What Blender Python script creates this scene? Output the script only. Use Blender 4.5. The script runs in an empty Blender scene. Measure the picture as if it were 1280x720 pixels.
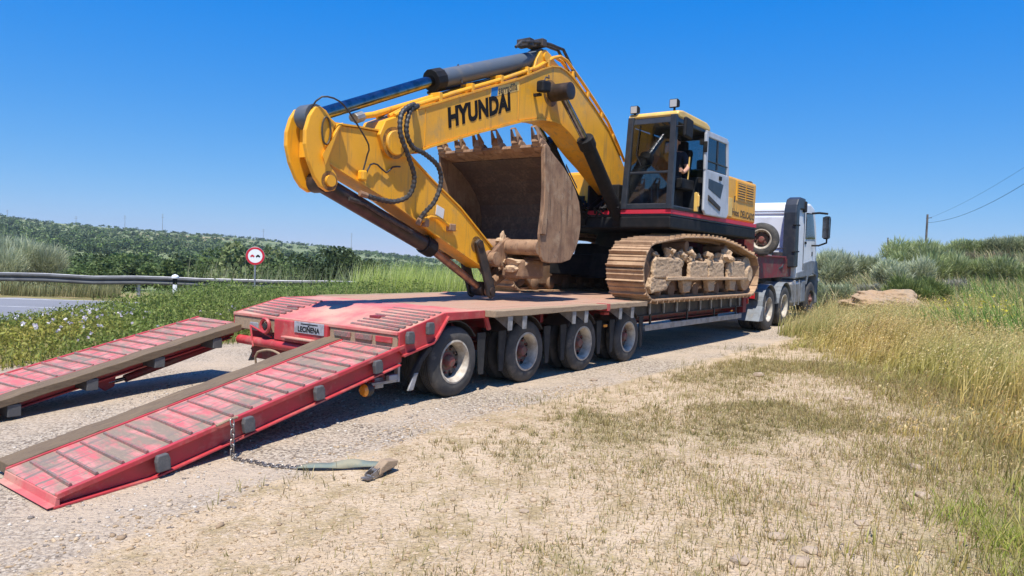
import bpy, bmesh, math, random
import numpy as np
from mathutils import Matrix, Vector, noise as mnoise

random.seed(7); rng = np.random.default_rng(7)
S = bpy.context.scene
C = S.collection
R = math.radians

# ------------------------------------------------------------------ camera, sky, sun, exposure
FPX, PITCH, ROLL, CAMH = 898.65, 0.0417, 0.0349, 1.597
cam_d = bpy.data.cameras.new('camera'); cam = bpy.data.objects.new('camera', cam_d); C.objects.link(cam)
cam_d.sensor_width = 36; cam_d.lens = FPX * 36 / 1280; cam_d.clip_start = 0.05; cam_d.clip_end = 6000
_fw = Vector((0, math.cos(PITCH), -math.sin(PITCH))); _up0 = Vector((0, math.sin(PITCH), math.cos(PITCH))); _rt0 = Vector((1, 0, 0))
_rt = math.cos(ROLL) * _rt0 + math.sin(ROLL) * _up0; _up = -math.sin(ROLL) * _rt0 + math.cos(ROLL) * _up0
M = Matrix((_rt, _up, -_fw)).transposed().to_4x4(); M.translation = (0, 0, CAMH); cam.matrix_world = M
S.camera = cam

TH = 0.6338                                           # heading of the lorry and trailer
DU = np.array([math.sin(TH), math.cos(TH)]); NV = np.array([-math.cos(TH), math.sin(TH)]); P1 = np.array([-0.6104, 8.0889])
_su, _sv = -0.42, -0.24                               # direction to the sun in lorry coordinates
sdir = Vector((_su * DU[0] + _sv * NV[0], _su * DU[1] + _sv * NV[1], 1.0)).normalized()
SUN_EL = math.asin(sdir.z)
world = bpy.data.worlds.new('World'); S.world = world; world.use_nodes = True
nt = world.node_tree; nt.nodes.clear()
sky = nt.nodes.new('ShaderNodeTexSky'); sky.sky_type = 'NISHITA'; sky.sun_disc = False
sky.sun_elevation = SUN_EL; sky.sun_rotation = math.atan2(sdir.x, sdir.y)
sky.altitude = 1500; sky.air_density = 1.0; sky.dust_density = 0.0; sky.ozone_density = 3.0
bg = nt.nodes.new('ShaderNodeBackground'); bg.inputs[1].default_value = 0.1
out = nt.nodes.new('ShaderNodeOutputWorld'); 
# the phone's rendering of a clear sky: the whole dome graded to a deeper, more even blue
sp_ = nt.nodes.new('ShaderNodeSeparateColor'); cb_ = nt.nodes.new('ShaderNodeCombineColor'); nt.links.new(sky.outputs[0], sp_.inputs[0])
SKYK = 1.05 / (0.1 * 2 ** 0.42)
def _m(op, a, b, c=None):
    n_ = nt.nodes.new('ShaderNodeMath'); n_.operation = op
    for i_, q_ in enumerate((a, b)):
        if isinstance(q_, (int, float)): n_.inputs[i_].default_value = q_
        else: nt.links.new(q_, n_.inputs[i_])
    return n_.outputs[0]
nt.links.new(_m('MULTIPLY', _m('MAXIMUM', _m('SUBTRACT', _m('MULTIPLY', sp_.outputs[0], 0.072), 0.084), 0.006), SKYK), cb_.inputs[0])
nt.links.new(_m('MULTIPLY', _m('POWER', sp_.outputs[1], 0.72), 0.135 * SKYK), cb_.inputs[1])
nt.links.new(_m('MULTIPLY', _m('POWER', sp_.outputs[2], 0.153), 0.640 * SKYK), cb_.inputs[2])
nt.links.new(cb_.outputs[0], bg.inputs[0]); nt.links.new(bg.outputs[0], out.inputs[0])
sd = bpy.data.lights.new('sun', 'SUN'); sd.energy = 5.0; sd.angle = R(0.53); sd.color = (1.0, 0.955, 0.88)
sun = bpy.data.objects.new('sun', sd); C.objects.link(sun); sun.rotation_euler = sdir.to_track_quat('Z', 'Y').to_euler()
sun.location = (0, -20, 60)
S.view_settings.view_transform = 'Standard'; S.view_settings.look = 'None'; S.view_settings.exposure = 0.42; S.view_settings.gamma = 1

# ------------------------------------------------------------------ helpers
ROT = math.pi / 2 - TH
def W(u, v, z=0.0):
    p = P1 + u * DU + v * NV; return Vector((p[0], p[1], z))
def to_uv(x, y):
    dx, dy = x - P1[0], y - P1[1]; return dx * DU[0] + dy * DU[1], dx * NV[0] + dy * NV[1]

def tag(o, label=None, cat=None, group=None, kind=None):
    if label: o['label'] = label
    if cat: o['category'] = cat
    if group: o['group'] = group
    if kind: o['kind'] = kind
    return o
class Root:
    """an Empty at a thing's base; parts are written in lorry coordinates (u along, v across, z up)"""
    def __init__(s, name, u, v, z, label, cat, group=None, pitch=0.0):
        s.o = bpy.data.objects.new(name, None); C.objects.link(s.o); s.o.empty_display_size = 0.2
        s.off = np.array([u, v, z]); s.o.location = W(u, v, z); s.o.rotation_euler = (0, pitch, ROT); tag(s.o, label, cat, group)

class MB:
    def __init__(s): s.v = []; s.f = []; s.m = []
    def add(s, vs, fs, mi=0):
        b = len(s.v); s.v += [tuple(map(float, p)) for p in vs]; s.f += [tuple(b + i for i in f) for f in fs]; s.m += [mi] * len(fs); return s
    def box(s, a0, a1, b0, b1, c0, c1, mi=0):
        return s.add([(x, y, z) for x in (a0, a1) for y in (b0, b1) for z in (c0, c1)],
                     [(0, 1, 3, 2), (4, 6, 7, 5), (0, 4, 5, 1), (2, 3, 7, 6), (0, 2, 6, 4), (1, 5, 7, 3)], mi)
    def prism(s, pts, y0, y1, mi=0):           # profile in (u,z), pushed along v
        n = len(pts)
        A = sum(pts[i][0] * pts[(i + 1) % n][1] - pts[(i + 1) % n][0] * pts[i][1] for i in range(n))
        if A < 0: pts = pts[::-1]
        return s.add([(p[0], y0, p[1]) for p in pts] + [(p[0], y1, p[1]) for p in pts],
                     [tuple(range(n)), tuple(range(2 * n - 1, n - 1, -1))] + [(i, n + i, n + (i + 1) % n, (i + 1) % n) for i in range(n)], mi)
    def prism_z(s, pts, z0, z1, mi=0):         # profile in (u,v)
        n = len(pts)
        A = sum(pts[i][0] * pts[(i + 1) % n][1] - pts[(i + 1) % n][0] * pts[i][1] for i in range(n))
        if A < 0: pts = pts[::-1]
        return s.add([(p[0], p[1], z0) for p in pts] + [(p[0], p[1], z1) for p in pts],
                     [tuple(range(n - 1, -1, -1)), tuple(range(n, 2 * n))] + [(i, (i + 1) % n, n + (i + 1) % n, n + i) for i in range(n)], mi)
    def strip(s, pts, y0, y1, t, mi=0):        # an open sheet following a (u,z) line, thickness t to its left
        P = [np.array(p, float) for p in pts]; N = []
        for i in range(len(P)):
            a = P[max(i - 1, 0)]; b = P[min(i + 1, len(P) - 1)]; d = (b - a) / np.linalg.norm(b - a); N.append(np.array([-d[1], d[0]]))
        for i in range(len(P) - 1):
            q = [P[i], P[i + 1], P[i + 1] + N[i + 1] * t, P[i] + N[i] * t]
            s.prism([tuple(x) for x in q], y0, y1, mi)
        return s
    def tube(s, pts, r, seg=10, mi=0, r1=None):
        P = [Vector(p) for p in pts]; n = len(P); rings = []
        up = None
        for i in range(n):
            d = (P[min(i + 1, n - 1)] - P[max(i - 1, 0)]).normalized()
            if up is None: up = d.orthogonal().normalized()
            up = (up - d * up.dot(d)).normalized(); w = d.cross(up)
            rr = r[i] if hasattr(r, '__len__') else (r if r1 is None else r + (r1 - r) * i / (n - 1))
            rings.append([P[i] + rr * (math.cos(2 * math.pi * k / seg) * up + math.sin(2 * math.pi * k / seg) * w) for k in range(seg)])
        vs = [p for q in rings for p in q]
        fs = [(i * seg + k, i * seg + (k + 1) % seg, (i + 1) * seg + (k + 1) % seg, (i + 1) * seg + k) for i in range(n - 1) for k in range(seg)]
        fs += [tuple(range(seg - 1, -1, -1)), tuple((n - 1) * seg + k for k in range(seg))]
        return s.add(vs, fs, mi)
    def lathe(s, prof, c, axis='y', seg=40, mi=0, closed=True):   # prof: (radius, along-axis)
        vs = []; n = len(prof)
        for k in range(seg):
            a = 2 * math.pi * k / seg; ca, sa = math.cos(a), math.sin(a)
            for r, h in prof:
                if axis == 'y': vs.append((c[0] + r * ca, c[1] + h, c[2] + r * sa))
                elif axis == 'x': vs.append((c[0] + h, c[1] + r * ca, c[2] + r * sa))
                else: vs.append((c[0] + r * ca, c[1] + r * sa, c[2] + h))
        fs = []
        for k in range(seg):
            k2 = (k + 1) % seg
            for i in range(n if closed else n - 1):
                j = (i + 1) % n; fs.append((k * n + i, k * n + j, k2 * n + j, k2 * n + i))
        return s.add(vs, fs, mi)
    def mesh(s, name, off=(0, 0, 0)):
        me = bpy.data.meshes.new(name); o = np.array(s.v) - np.array(off)
        me.from_pydata([tuple(p) for p in o], [], s.f)
        bm = bmesh.new(); bm.from_mesh(me); bmesh.ops.recalc_face_normals(bm, faces=bm.faces); bm.to_mesh(me); bm.free()
        return me
    def build(s, name, mats, root=None, parent=None, bevel=0.0, smooth=False, loc=None, rot=None, label=None):
        """root: Root giving offset; parent: object (root.o by default)"""
        off = root.off if (root is not None and loc is None) else (0, 0, 0)
        me = s.mesh(name, off)
        mats = mats if isinstance(mats, (list, tuple)) else [mats]
        for m in mats: me.materials.append(m)
        if len(mats) > 1 and len(me.polygons) == len(s.m): me.polygons.foreach_set('material_index', s.m)
        o = bpy.data.objects.new(name, me); C.objects.link(o)
        o.parent = parent if parent is not None else (root.o if root is not None else None)
        if loc is not None: o.location = loc
        if rot is not None: o.rotation_euler = rot
        finish(o, bevel, smooth)
        if label: o['label'] = label
        return o
def finish(o, bevel=0, smooth=False):
    if smooth: o.data.shade_smooth(); 
    if smooth:
        try: o.data.set_sharp_from_angle(angle=R(38))
        except Exception: pass
    if bevel:
        b = o.modifiers.new('bevel', 'BEVEL'); b.width = bevel; b.segments = 2; b.limit_method = 'ANGLE'; b.angle_limit = R(40); b.harden_normals = False
def copy_piece(o, parent=None, loc=None, rot=None):
    c = o.copy(); C.objects.link(c)
    if parent is not None: c.parent = parent
    if loc is not None: c.location = loc
    if rot is not None: c.rotation_euler = rot
    return c
def copy_tree(o, parent=None):
    c = o.copy(); C.objects.link(c); c.parent = parent
    for ch in list(o.children): copy_tree(ch, c)
    return c
def big_mesh(name, V, F, col=None, mat=None):
    """numpy mesh; F is (n,3) or a list of arrays with 3 or 4 columns; col per-vertex rgb"""
    me = bpy.data.meshes.new(name); V = np.asarray(V, np.float32)
    Fs = F if isinstance(F, list) else [F]
    me.vertices.add(len(V)); me.vertices.foreach_set('co', V.ravel())
    loops = np.concatenate([f.ravel() for f in Fs]).astype(np.int32)
    tot = np.concatenate([np.full(len(f), f.shape[1]) for f in Fs]).astype(np.int32)
    st = np.concatenate([[0], np.cumsum(tot)[:-1]]).astype(np.int32)
    me.loops.add(len(loops)); me.loops.foreach_set('vertex_index', loops)
    me.polygons.add(len(tot)); me.polygons.foreach_set('loop_start', st); me.polygons.foreach_set('loop_total', tot)
    if col is not None:
        a = me.color_attributes.new('Col', 'FLOAT_COLOR', 'POINT'); c4 = np.ones((len(V), 4), np.float32); c4[:, :3] = col; a.data.foreach_set('color', c4.ravel())
    me.update(calc_edges=True); me.validate()
    if mat: me.materials.append(mat)
    return me
def link(name, me, label=None, cat=None, group=None, kind=None, parent=None, loc=None):
    o = bpy.data.objects.new(name, me); C.objects.link(o)
    if parent: o.parent = parent
    if loc is not None: o.location = loc
    return tag(o, label, cat, group, kind)

# ------------------------------------------------------------------ materials
def mat(name, base, rough=0.5, metal=0.0, c2=None, s2=6.0, a2=(0.45, 0.6), dust=None, sd_=3.0, ad=(0.45, 0.7), fine=None, bump=0.0, sb=60.0, stretch=(1, 1, 1), spec=0.5, coat=0.0, detail=6.0, streak=None):
    m = bpy.data.materials.new(name); m.use_nodes = True; t = m.node_tree; L = t.links
    p = t.nodes['Principled BSDF']; p.inputs['Roughness'].default_value = rough; p.inputs['Metallic'].default_value = metal
    p.inputs['Specular IOR Level'].default_value = spec; p.inputs['Coat Weight'].default_value = coat
    tc = t.nodes.new('ShaderNodeTexCoord'); oi = t.nodes.new('ShaderNodeObjectInfo')
    mu = t.nodes.new('ShaderNodeMath'); mu.operation = 'MULTIPLY'; mu.inputs[1].default_value = 37.0; L.new(oi.outputs['Random'], mu.inputs[0])
    mp = t.nodes.new('ShaderNodeMapping'); mp.inputs['Scale'].default_value = stretch
    L.new(tc.outputs['Object'], mp.inputs['Vector']); L.new(mu.outputs[0], mp.inputs['Location'])
    def noise(scale, det=detail, rg=0.6):
        n = t.nodes.new('ShaderNodeTexNoise'); n.inputs['Scale'].default_value = scale; n.inputs['Detail'].default_value = det; n.inputs['Roughness'].default_value = rg
        L.new(mp.outputs[0], n.inputs['Vector']); return n.outputs['Fac']
    def ramp(src, a):
        r = t.nodes.new('ShaderNodeMapRange'); r.inputs['From Min'].default_value = a[0]; r.inputs['From Max'].default_value = a[1]; L.new(src, r.inputs['Value']); return r.outputs[0]
    col = None
    def mix(fac, a, b, mode='MIX'):
        x = t.nodes.new('ShaderNodeMix'); x.data_type = 'RGBA'; x.blend_type = mode
        if isinstance(fac, float): x.inputs[0].default_value = fac
        else: L.new(fac, x.inputs[0])
        for i, q in ((6, a), (7, b)):
            if isinstance(q, tuple): x.inputs[i].default_value = (*q[:3], 1)
            else: L.new(q, x.inputs[i])
        return x.outputs[2]
    col = tuple(base)
    if c2 is not None: col = mix(ramp(noise(s2), a2), col, tuple(c2))
    if dust is not None: col = mix(ramp(noise(sd_, 8.0, 0.65), ad), col, tuple(dust))
    if fine is not None:
        col = mix(ramp(noise(fine[0], 3.0, 0.7), (0.35, 0.65)), col, tuple(fine[1])) if len(fine) == 2 else mix(ramp(noise(fine[0], 3.0, 0.7), fine[2]), col, tuple(fine[1]))
    if streak is not None:                                # scrapes and runs drawn out along one direction
        m2_ = t.nodes.new('ShaderNodeMapping'); m2_.inputs['Scale'].default_value = streak[0]; L.new(tc.outputs['Object'], m2_.inputs['Vector']); L.new(mu.outputs[0], m2_.inputs['Location'])
        n2_ = t.nodes.new('ShaderNodeTexNoise'); n2_.inputs['Scale'].default_value = streak[1]; n2_.inputs['Detail'].default_value = 7; n2_.inputs['Roughness'].default_value = 0.65; L.new(m2_.outputs[0], n2_.inputs['Vector'])
        col = mix(ramp(n2_.outputs['Fac'], streak[3]), col, tuple(streak[2]))
    if isinstance(col, tuple): p.inputs['Base Color'].default_value = (*col, 1)
    else: L.new(col, p.inputs['Base Color'])
    if bump:
        b = t.nodes.new('ShaderNodeBump'); b.inputs['Strength'].default_value = 0.6; b.inputs['Distance'].default_value = bump
        L.new(noise(sb, 5.0), b.inputs['Height']); L.new(b.outputs[0], p.inputs['Normal'])
    rr = t.nodes.new('ShaderNodeMapRange'); rr.inputs['To Min'].default_value = max(0.03, rough - 0.12); rr.inputs['To Max'].default_value = min(1, rough + 0.15)
    L.new(noise(9.0), rr.inputs['Value']); L.new(rr.outputs[0], p.inputs['Roughness'])
    return m
def leaf_mat(name, trans=0.35, rough=0.6):
    m = bpy.data.materials.new(name); m.use_nodes = True; t = m.node_tree; L = t.links
    p = t.nodes['Principled BSDF']; p.inputs['Roughness'].default_value = rough; p.inputs['Specular IOR Level'].default_value = 0.25
    a = t.nodes.new('ShaderNodeAttribute'); a.attribute_name = 'Col'
    L.new(a.outputs['Color'], p.inputs['Base Color'])
    tr = t.nodes.new('ShaderNodeBsdfTranslucent'); L.new(a.outputs['Color'], tr.inputs['Color'])
    mx = t.nodes.new('ShaderNodeMixShader'); mx.inputs[0].default_value = trans
    L.new(p.outputs[0], mx.inputs[1]); L.new(tr.outputs[0], mx.inputs[2]); L.new(mx.outputs[0], t.nodes['Material Output'].inputs['Surface'])
    return m
DUST = (0.46, 0.33, 0.22)
Mt = {}
Mt['red'] = mat('red_paint', (0.47, 0.040, 0.048), 0.5, c2=(0.38, 0.045, 0.045), s2=5, dust=(0.50, 0.22, 0.17), sd_=4, ad=(0.52, 0.8), fine=(45, (0.30, 0.09, 0.07), (0.66, 0.76)), bump=0.0006)
Mt['red_dusty'] = mat('dusty_red_deck_paint', (0.56, 0.105, 0.105), 0.65, c2=(0.56, 0.19, 0.16), s2=2.2, a2=(0.4, 0.65), dust=(0.52, 0.33, 0.23), sd_=1.3, ad=(0.44, 0.66), fine=(30, (0.38, 0.13, 0.10), (0.6, 0.75)), bump=0.001)
Mt['red_worn'] = mat('worn_red_ramp_paint', (0.56, 0.125, 0.125), 0.65, c2=(0.55, 0.23, 0.20), s2=4, dust=(0.25, 0.185, 0.13), sd_=2.4, ad=(0.46, 0.58), fine=(22, (0.33, 0.235, 0.165), (0.54, 0.68)), bump=0.0014, stretch=(2.6, .7, 1), streak=((.35, 7, 3), 2.2, (0.20, 0.155, 0.125), (0.53, 0.62)))
Mt['runner'] = mat('old_dark_timber_runner', (0.145, 0.10, 0.058), 0.9, c2=(0.095, 0.063, 0.038), s2=3.0, dust=(0.24, 0.165, 0.085), sd_=1.4, ad=(0.54, 0.72), fine=(24, (0.18, 0.125, 0.075)), bump=0.006, sb=26, stretch=(1, 9, 9))
Mt['rib'] = mat('rubbed_steel_rib', (0.26, 0.195, 0.16), 0.65, 0.1, c2=(0.46, 0.15, 0.14), s2=6, a2=(0.42, 0.56), fine=(50, (0.16, 0.125, 0.105)), bump=0.001)
Mt['red_dark'] = mat('dark_red_frame_paint', (0.22, 0.02, 0.026), 0.55, c2=(0.14, 0.05, 0.04), s2=5, dust=(0.30, 0.19, 0.13), sd_=5, ad=(0.55, 0.8), bump=0.0006)
Mt['wood'] = mat('weathered_deck_timber', (0.30, 0.205, 0.125), 0.85, c2=(0.19, 0.125, 0.08), s2=3.0, fine=(24, (0.38, 0.28, 0.18)), bump=0.004, sb=26, stretch=(1, 9, 9))
Mt['plank'] = mat('dusty_deck_plank', (0.47, 0.27, 0.185), 0.85, c2=(0.50, 0.16, 0.12), s2=1.6, a2=(0.5, 0.72), dust=(0.44, 0.31, 0.21), sd_=2.0, ad=(0.42, 0.6), fine=(24, (0.36, 0.21, 0.14)), bump=0.003, sb=24, stretch=(1, 8, 8))
Mt['rubber'] = mat('black_rubber', (0.018, 0.018, 0.019), 0.8, c2=(0.035, 0.032, 0.029), s2=6, bump=0.001)
Mt['tyre'] = mat('dusty_tyre_rubber', (0.046, 0.044, 0.042), 0.8, c2=(0.075, 0.068, 0.06), s2=5, dust=(0.19, 0.16, 0.125), sd_=6, ad=(0.55, 0.8), bump=0.0012, sb=40)
Mt['pad'] = mat('grey_rubber_pad', (0.08, 0.08, 0.083), 0.75, c2=(0.125, 0.12, 0.115), s2=12, fine=(60, (0.08, 0.08, 0.08)), bump=0.002)
Mt['rim'] = mat('cream_wheel_paint', (0.52, 0.47, 0.385), 0.6, c2=(0.32, 0.26, 0.20), s2=9, a2=(0.42, 0.65), dust=(0.30, 0.22, 0.15), sd_=6, ad=(0.55, 0.75))
Mt['disc'] = mat('shaded_brown_wheel_disc', (0.15, 0.115, 0.09), 0.75, c2=(0.24, 0.19, 0.14), s2=9, a2=(0.5, 0.7), dust=(0.09, 0.065, 0.05), sd_=6, ad=(0.5, 0.7))  # dark brown puts the shade inside the dish into the disc's colour
Mt['hub'] = mat('rusty_hub', (0.22, 0.06, 0.05), 0.65, c2=(0.16, 0.10, 0.07), s2=14)
Mt['dark'] = mat('dark_grimy_and_shaded_steel', (0.028, 0.025, 0.024), 0.6, c2=(0.06, 0.045, 0.035), s2=5, dust=(0.16, 0.11, 0.075), sd_=6, ad=(0.6, 0.85))
Mt['black'] = mat('black_machine_paint', (0.009, 0.009, 0.010), 0.62, c2=(0.018, 0.016, 0.015), s2=6, spec=.25)
Mt['navy'] = mat('dark_blue_black_cab_paint', (0.022, 0.027, 0.036), 0.4, c2=(0.035, 0.038, 0.045), s2=7, dust=(0.11, 0.09, 0.07), sd_=7, ad=(0.62, 0.9))
Mt['grey'] = mat('galvanised_grey_steel', (0.36, 0.36, 0.37), 0.5, 0.35, c2=(0.24, 0.235, 0.23), s2=8, dust=(0.33, 0.26, 0.19), sd_=7, ad=(0.55, 0.8), bump=0.0008)
Mt['silver'] = mat('silver_grey_door_paint', (0.46, 0.48, 0.52), 0.4, c2=(0.38, 0.40, 0.43), s2=4, dust=(0.36, 0.30, 0.24), sd_=4, ad=(0.58, 0.85))
Mt['yellow'] = mat('machine_yellow_paint', (0.83, 0.40, 0.020), 0.42, c2=(0.73, 0.335, 0.022), s2=2.2, a2=(0.42, 0.7), dust=(0.50, 0.30, 0.09), sd_=2.6, ad=(0.54, 0.76), fine=(38, (0.26, 0.13, 0.05), (0.685, 0.72)), bump=0.0008, sb=30, streak=((7, 7, .55), 1.6, (0.47, 0.25, 0.05), (0.54, 0.70)))
Mt['ltyellow'] = mat('faded_yellow_cab_roof', (0.80, 0.52, 0.13), 0.45, c2=(0.70, 0.44, 0.11), s2=3, dust=(0.55, 0.40, 0.22), sd_=4, ad=(0.5, 0.85))
Mt['stripe'] = mat('red_stripe_paint', (0.60, 0.022, 0.05), 0.45, c2=(0.5, 0.03, 0.05), s2=5)
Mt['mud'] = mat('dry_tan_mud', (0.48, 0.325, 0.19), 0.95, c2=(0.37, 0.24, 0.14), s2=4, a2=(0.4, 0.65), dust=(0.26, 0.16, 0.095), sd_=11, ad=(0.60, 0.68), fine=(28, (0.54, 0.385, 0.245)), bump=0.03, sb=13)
Mt['mud_dark'] = mat('dark_brown_mud', (0.20, 0.115, 0.065), 0.95, c2=(0.32, 0.20, 0.12), s2=6, a2=(0.5, 0.7), bump=0.012, sb=14)  # darker mud tone for chains, rollers, idlers and the set-back frame
Mt['shoe'] = mat('mud_caked_track_steel', (0.46, 0.30, 0.175), 0.85, c2=(0.33, 0.20, 0.115), s2=5, a2=(0.42, 0.62), fine=(30, (0.24, 0.145, 0.09), (0.58, 0.7)), bump=0.006, sb=22)
Mt['bucket'] = mat('scuffed_dusty_bucket_steel', (0.31, 0.185, 0.105), 0.8, c2=(0.21, 0.115, 0.065), s2=3, dust=(0.42, 0.30, 0.19), sd_=5, ad=(0.52, 0.75), fine=(20, (0.15, 0.095, 0.065), (0.60, 0.70)), bump=0.004, sb=20, streak=((6, 6, .6), 2.0, (0.13, 0.075, 0.045), (0.54, 0.66)))
Mt['bucket_in'] = mat('dark_bucket_inside', (0.10, 0.065, 0.05), 0.75, c2=(0.17, 0.11, 0.075), s2=4, fine=(24, (0.07, 0.05, 0.04)), bump=0.003, sb=20)  # inner sheet darker than the bucket's outer steel
Mt['rod'] = mat('chromed_rod', (0.27, 0.27, 0.28), 0.16, 1.0, c2=(0.18, 0.17, 0.165), s2=8)
Mt['brownrod'] = mat('rust_tinted_rod', (0.34, 0.19, 0.13), 0.38, 0.7, c2=(0.22, 0.12, 0.08), s2=10)
Mt['grease'] = mat('greasy_stained_yellow_paint', (0.42, 0.205, 0.03), 0.5, c2=(0.14, 0.07, 0.025), s2=9, a2=(0.4, 0.62), fine=(30, (0.07, 0.04, 0.02), (0.55, 0.7)))
Mt['cyl'] = mat('slate_grey_cylinder_paint', (0.085, 0.105, 0.13), 0.5, c2=(0.085, 0.10, 0.12), s2=5, dust=(0.19, 0.17, 0.14), sd_=5, ad=(0.52, 0.8))
Mt['browncyl'] = mat('oily_brown_black_cylinder', (0.020, 0.014, 0.012), 0.45, c2=(0.048, 0.031, 0.024), s2=6)
Mt['hose'] = mat('black_hydraulic_hose', (0.022, 0.021, 0.022), 0.55, c2=(0.06, 0.055, 0.05), s2=20)
Mt['white'] = mat('white_cab_paint', (0.74, 0.76, 0.79), 0.35, c2=(0.68, 0.70, 0.73), s2=3, dust=(0.52, 0.48, 0.42), sd_=3, ad=(0.6, 0.95))
Mt['plastic'] = mat('grey_plastic_trim', (0.20, 0.22, 0.24), 0.6, c2=(0.15, 0.16, 0.17), s2=6, dust=(0.30, 0.26, 0.2), sd_=6, ad=(0.55, 0.9))
Mt['tank'] = mat('dull_aluminium_tank', (0.34, 0.34, 0.34), 0.45, 0.6, c2=(0.24, 0.23, 0.22), s2=6, dust=(0.3, 0.25, 0.18), sd_=5, ad=(0.5, 0.8))
Mt['ink'] = mat('black_lettering', (0.010, 0.009, 0.009), 0.75, spec=.2)
Mt['inkbrown'] = mat('dark_brown_lettering', (0.07, 0.05, 0.025), 0.5)
Mt['inkblue'] = mat('blue_logo_print', (0.02, 0.18, 0.48), 0.5)
Mt['inkwhite'] = mat('white_sticker_print', (0.7, 0.69, 0.66), 0.5)
Mt['plate'] = mat('pale_grey_number_plate', (0.36, 0.36, 0.39), 0.5, c2=(0.25, 0.24, 0.25), s2=14)
Mt['signwhite'] = mat('white_sign_face', (0.80, 0.80, 0.80), 0.4)
Mt['signred'] = mat('red_sign_face', (0.55, 0.02, 0.035), 0.4)
Mt['asphalt'] = mat('grey_asphalt', (0.18, 0.185, 0.20), 0.9, c2=(0.145, 0.15, 0.16), s2=0.5, fine=(60, (0.23, 0.23, 0.24)), bump=0.004)
Mt['line'] = mat('white_road_paint', (0.72, 0.72, 0.70), 0.6, c2=(0.55, 0.55, 0.53), s2=3)
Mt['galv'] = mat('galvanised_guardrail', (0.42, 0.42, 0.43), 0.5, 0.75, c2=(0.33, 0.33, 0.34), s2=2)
Mt['railface'] = mat('dark_grey_rail_face', (0.085, 0.088, 0.092), 0.6, 0.2, c2=(0.06, 0.06, 0.062), s2=1.5, dust=(0.2, 0.2, 0.2), sd_=2, ad=(0.6, 0.8))  # beam face in a darker grey than the posts and top lip
Mt['pole'] = mat('grey_brown_pole_timber', (0.16, 0.13, 0.11), 0.9, c2=(0.10, 0.085, 0.075), s2=4)
Mt['rock'] = mat('ochre_and_grey_rock', (0.36, 0.225, 0.12), 0.95, c2=(0.30, 0.235, 0.165), s2=1.1, a2=(0.42, 0.58), dust=(0.22, 0.13, 0.09), sd_=2.6, ad=(0.58, 0.68), fine=(12, (0.40, 0.27, 0.155)), bump=0.04, sb=9)
Mt['stone'] = mat('pale_loose_stone', (0.40, 0.305, 0.21), 0.95, c2=(0.30, 0.22, 0.15), s2=7, bump=0.004)
Mt['skin'] = mat('skin', (0.52, 0.28, 0.19), 0.55)
Mt['shirt'] = mat('navy_tshirt', (0.02, 0.024, 0.04), 0.9)
Mt['trouser'] = mat('dark_trousers', (0.03, 0.032, 0.04), 0.9)
Mt['hair'] = mat('dark_hair', (0.02, 0.014, 0.01), 0.7)
Mt['strap'] = mat('faded_green_webbing', (0.17, 0.20, 0.165), 0.9, c2=(0.27, 0.25, 0.17), s2=6, bump=0.002)
Mt['chain'] = mat('dull_steel_chain', (0.30, 0.28, 0.26), 0.45, 0.7, c2=(0.2, 0.16, 0.13), s2=20)
Mt['bark'] = mat('brown_bark', (0.12, 0.09, 0.065), 0.95)
def lamp_mat(name, colr, emit=0.0, rough=0.2):
    m = bpy.data.materials.new(name); m.use_nodes = True; p = m.node_tree.nodes['Principled BSDF']
    p.inputs['Base Color'].default_value = (*colr, 1); p.inputs['Roughness'].default_value = rough; p.inputs['Coat Weight'].default_value = 0.5
    return m
Mt['amber'] = lamp_mat('amber_lens', (0.85, 0.30, 0.02)); Mt['redlens'] = lamp_mat('red_lens', (0.55, 0.02, 0.03)); Mt['lens'] = lamp_mat('work_lamp_lens', (0.45, 0.44, 0.42), rough=0.15)
def glass_mat(name, tint, dirt):
    m = bpy.data.materials.new(name); m.use_nodes = True; t = m.node_tree; L = t.links; t.nodes.remove(t.nodes['Principled BSDF'])
    tr = t.nodes.new('ShaderNodeBsdfTransparent'); tr.inputs[0].default_value = (*tint, 1)
    gl = t.nodes.new('ShaderNodeBsdfGlossy'); gl.inputs['Roughness'].default_value = 0.03
    df = t.nodes.new('ShaderNodeBsdfDiffuse'); df.inputs[0].default_value = (0.4, 0.36, 0.3, 1)
    fr = t.nodes.new('ShaderNodeFresnel'); fr.inputs[0].default_value = 1.5
    nz = t.nodes.new('ShaderNodeTexNoise'); nz.inputs['Scale'].default_value = 5; nz.inputs['Detail'].default_value = 6
    mr = t.nodes.new('ShaderNodeMapRange'); mr.inputs['From Min'].default_value = 0.4; mr.inputs['From Max'].default_value = 0.8; mr.inputs['To Max'].default_value = dirt; L.new(nz.outputs['Fac'], mr.inputs['Value'])
    ad_ = t.nodes.new('ShaderNodeMath'); ad_.operation = 'ADD'; ad_.inputs[1].default_value = 0.07; L.new(fr.outputs[0], ad_.inputs[0]); m1 = t.nodes.new('ShaderNodeMixShader'); L.new(ad_.outputs[0], m1.inputs[0]); L.new(tr.outputs[0], m1.inputs[1]); L.new(gl.outputs[0], m1.inputs[2])
    m2 = t.nodes.new('ShaderNodeMixShader'); L.new(mr.outputs[0], m2.inputs[0]); L.new(m1.outputs[0], m2.inputs[1]); L.new(df.outputs[0], m2.inputs[2])
    L.new(m2.outputs[0], t.nodes['Material Output'].inputs['Surface']); return m
Mt['glass'] = glass_mat('dusty_tinted_cab_glass', (0.42, 0.52, 0.56), 0.03)
Mt['truckglass'] = glass_mat('truck_side_glass', (0.35, 0.42, 0.45), 0.05)
Mt['leaf'] = leaf_mat('leaf_foliage'); Mt['grass'] = leaf_mat('grass_blades', 0.3, 0.55); Mt['far'] = leaf_mat('far_foliage', 0.1, 0.8)
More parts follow.
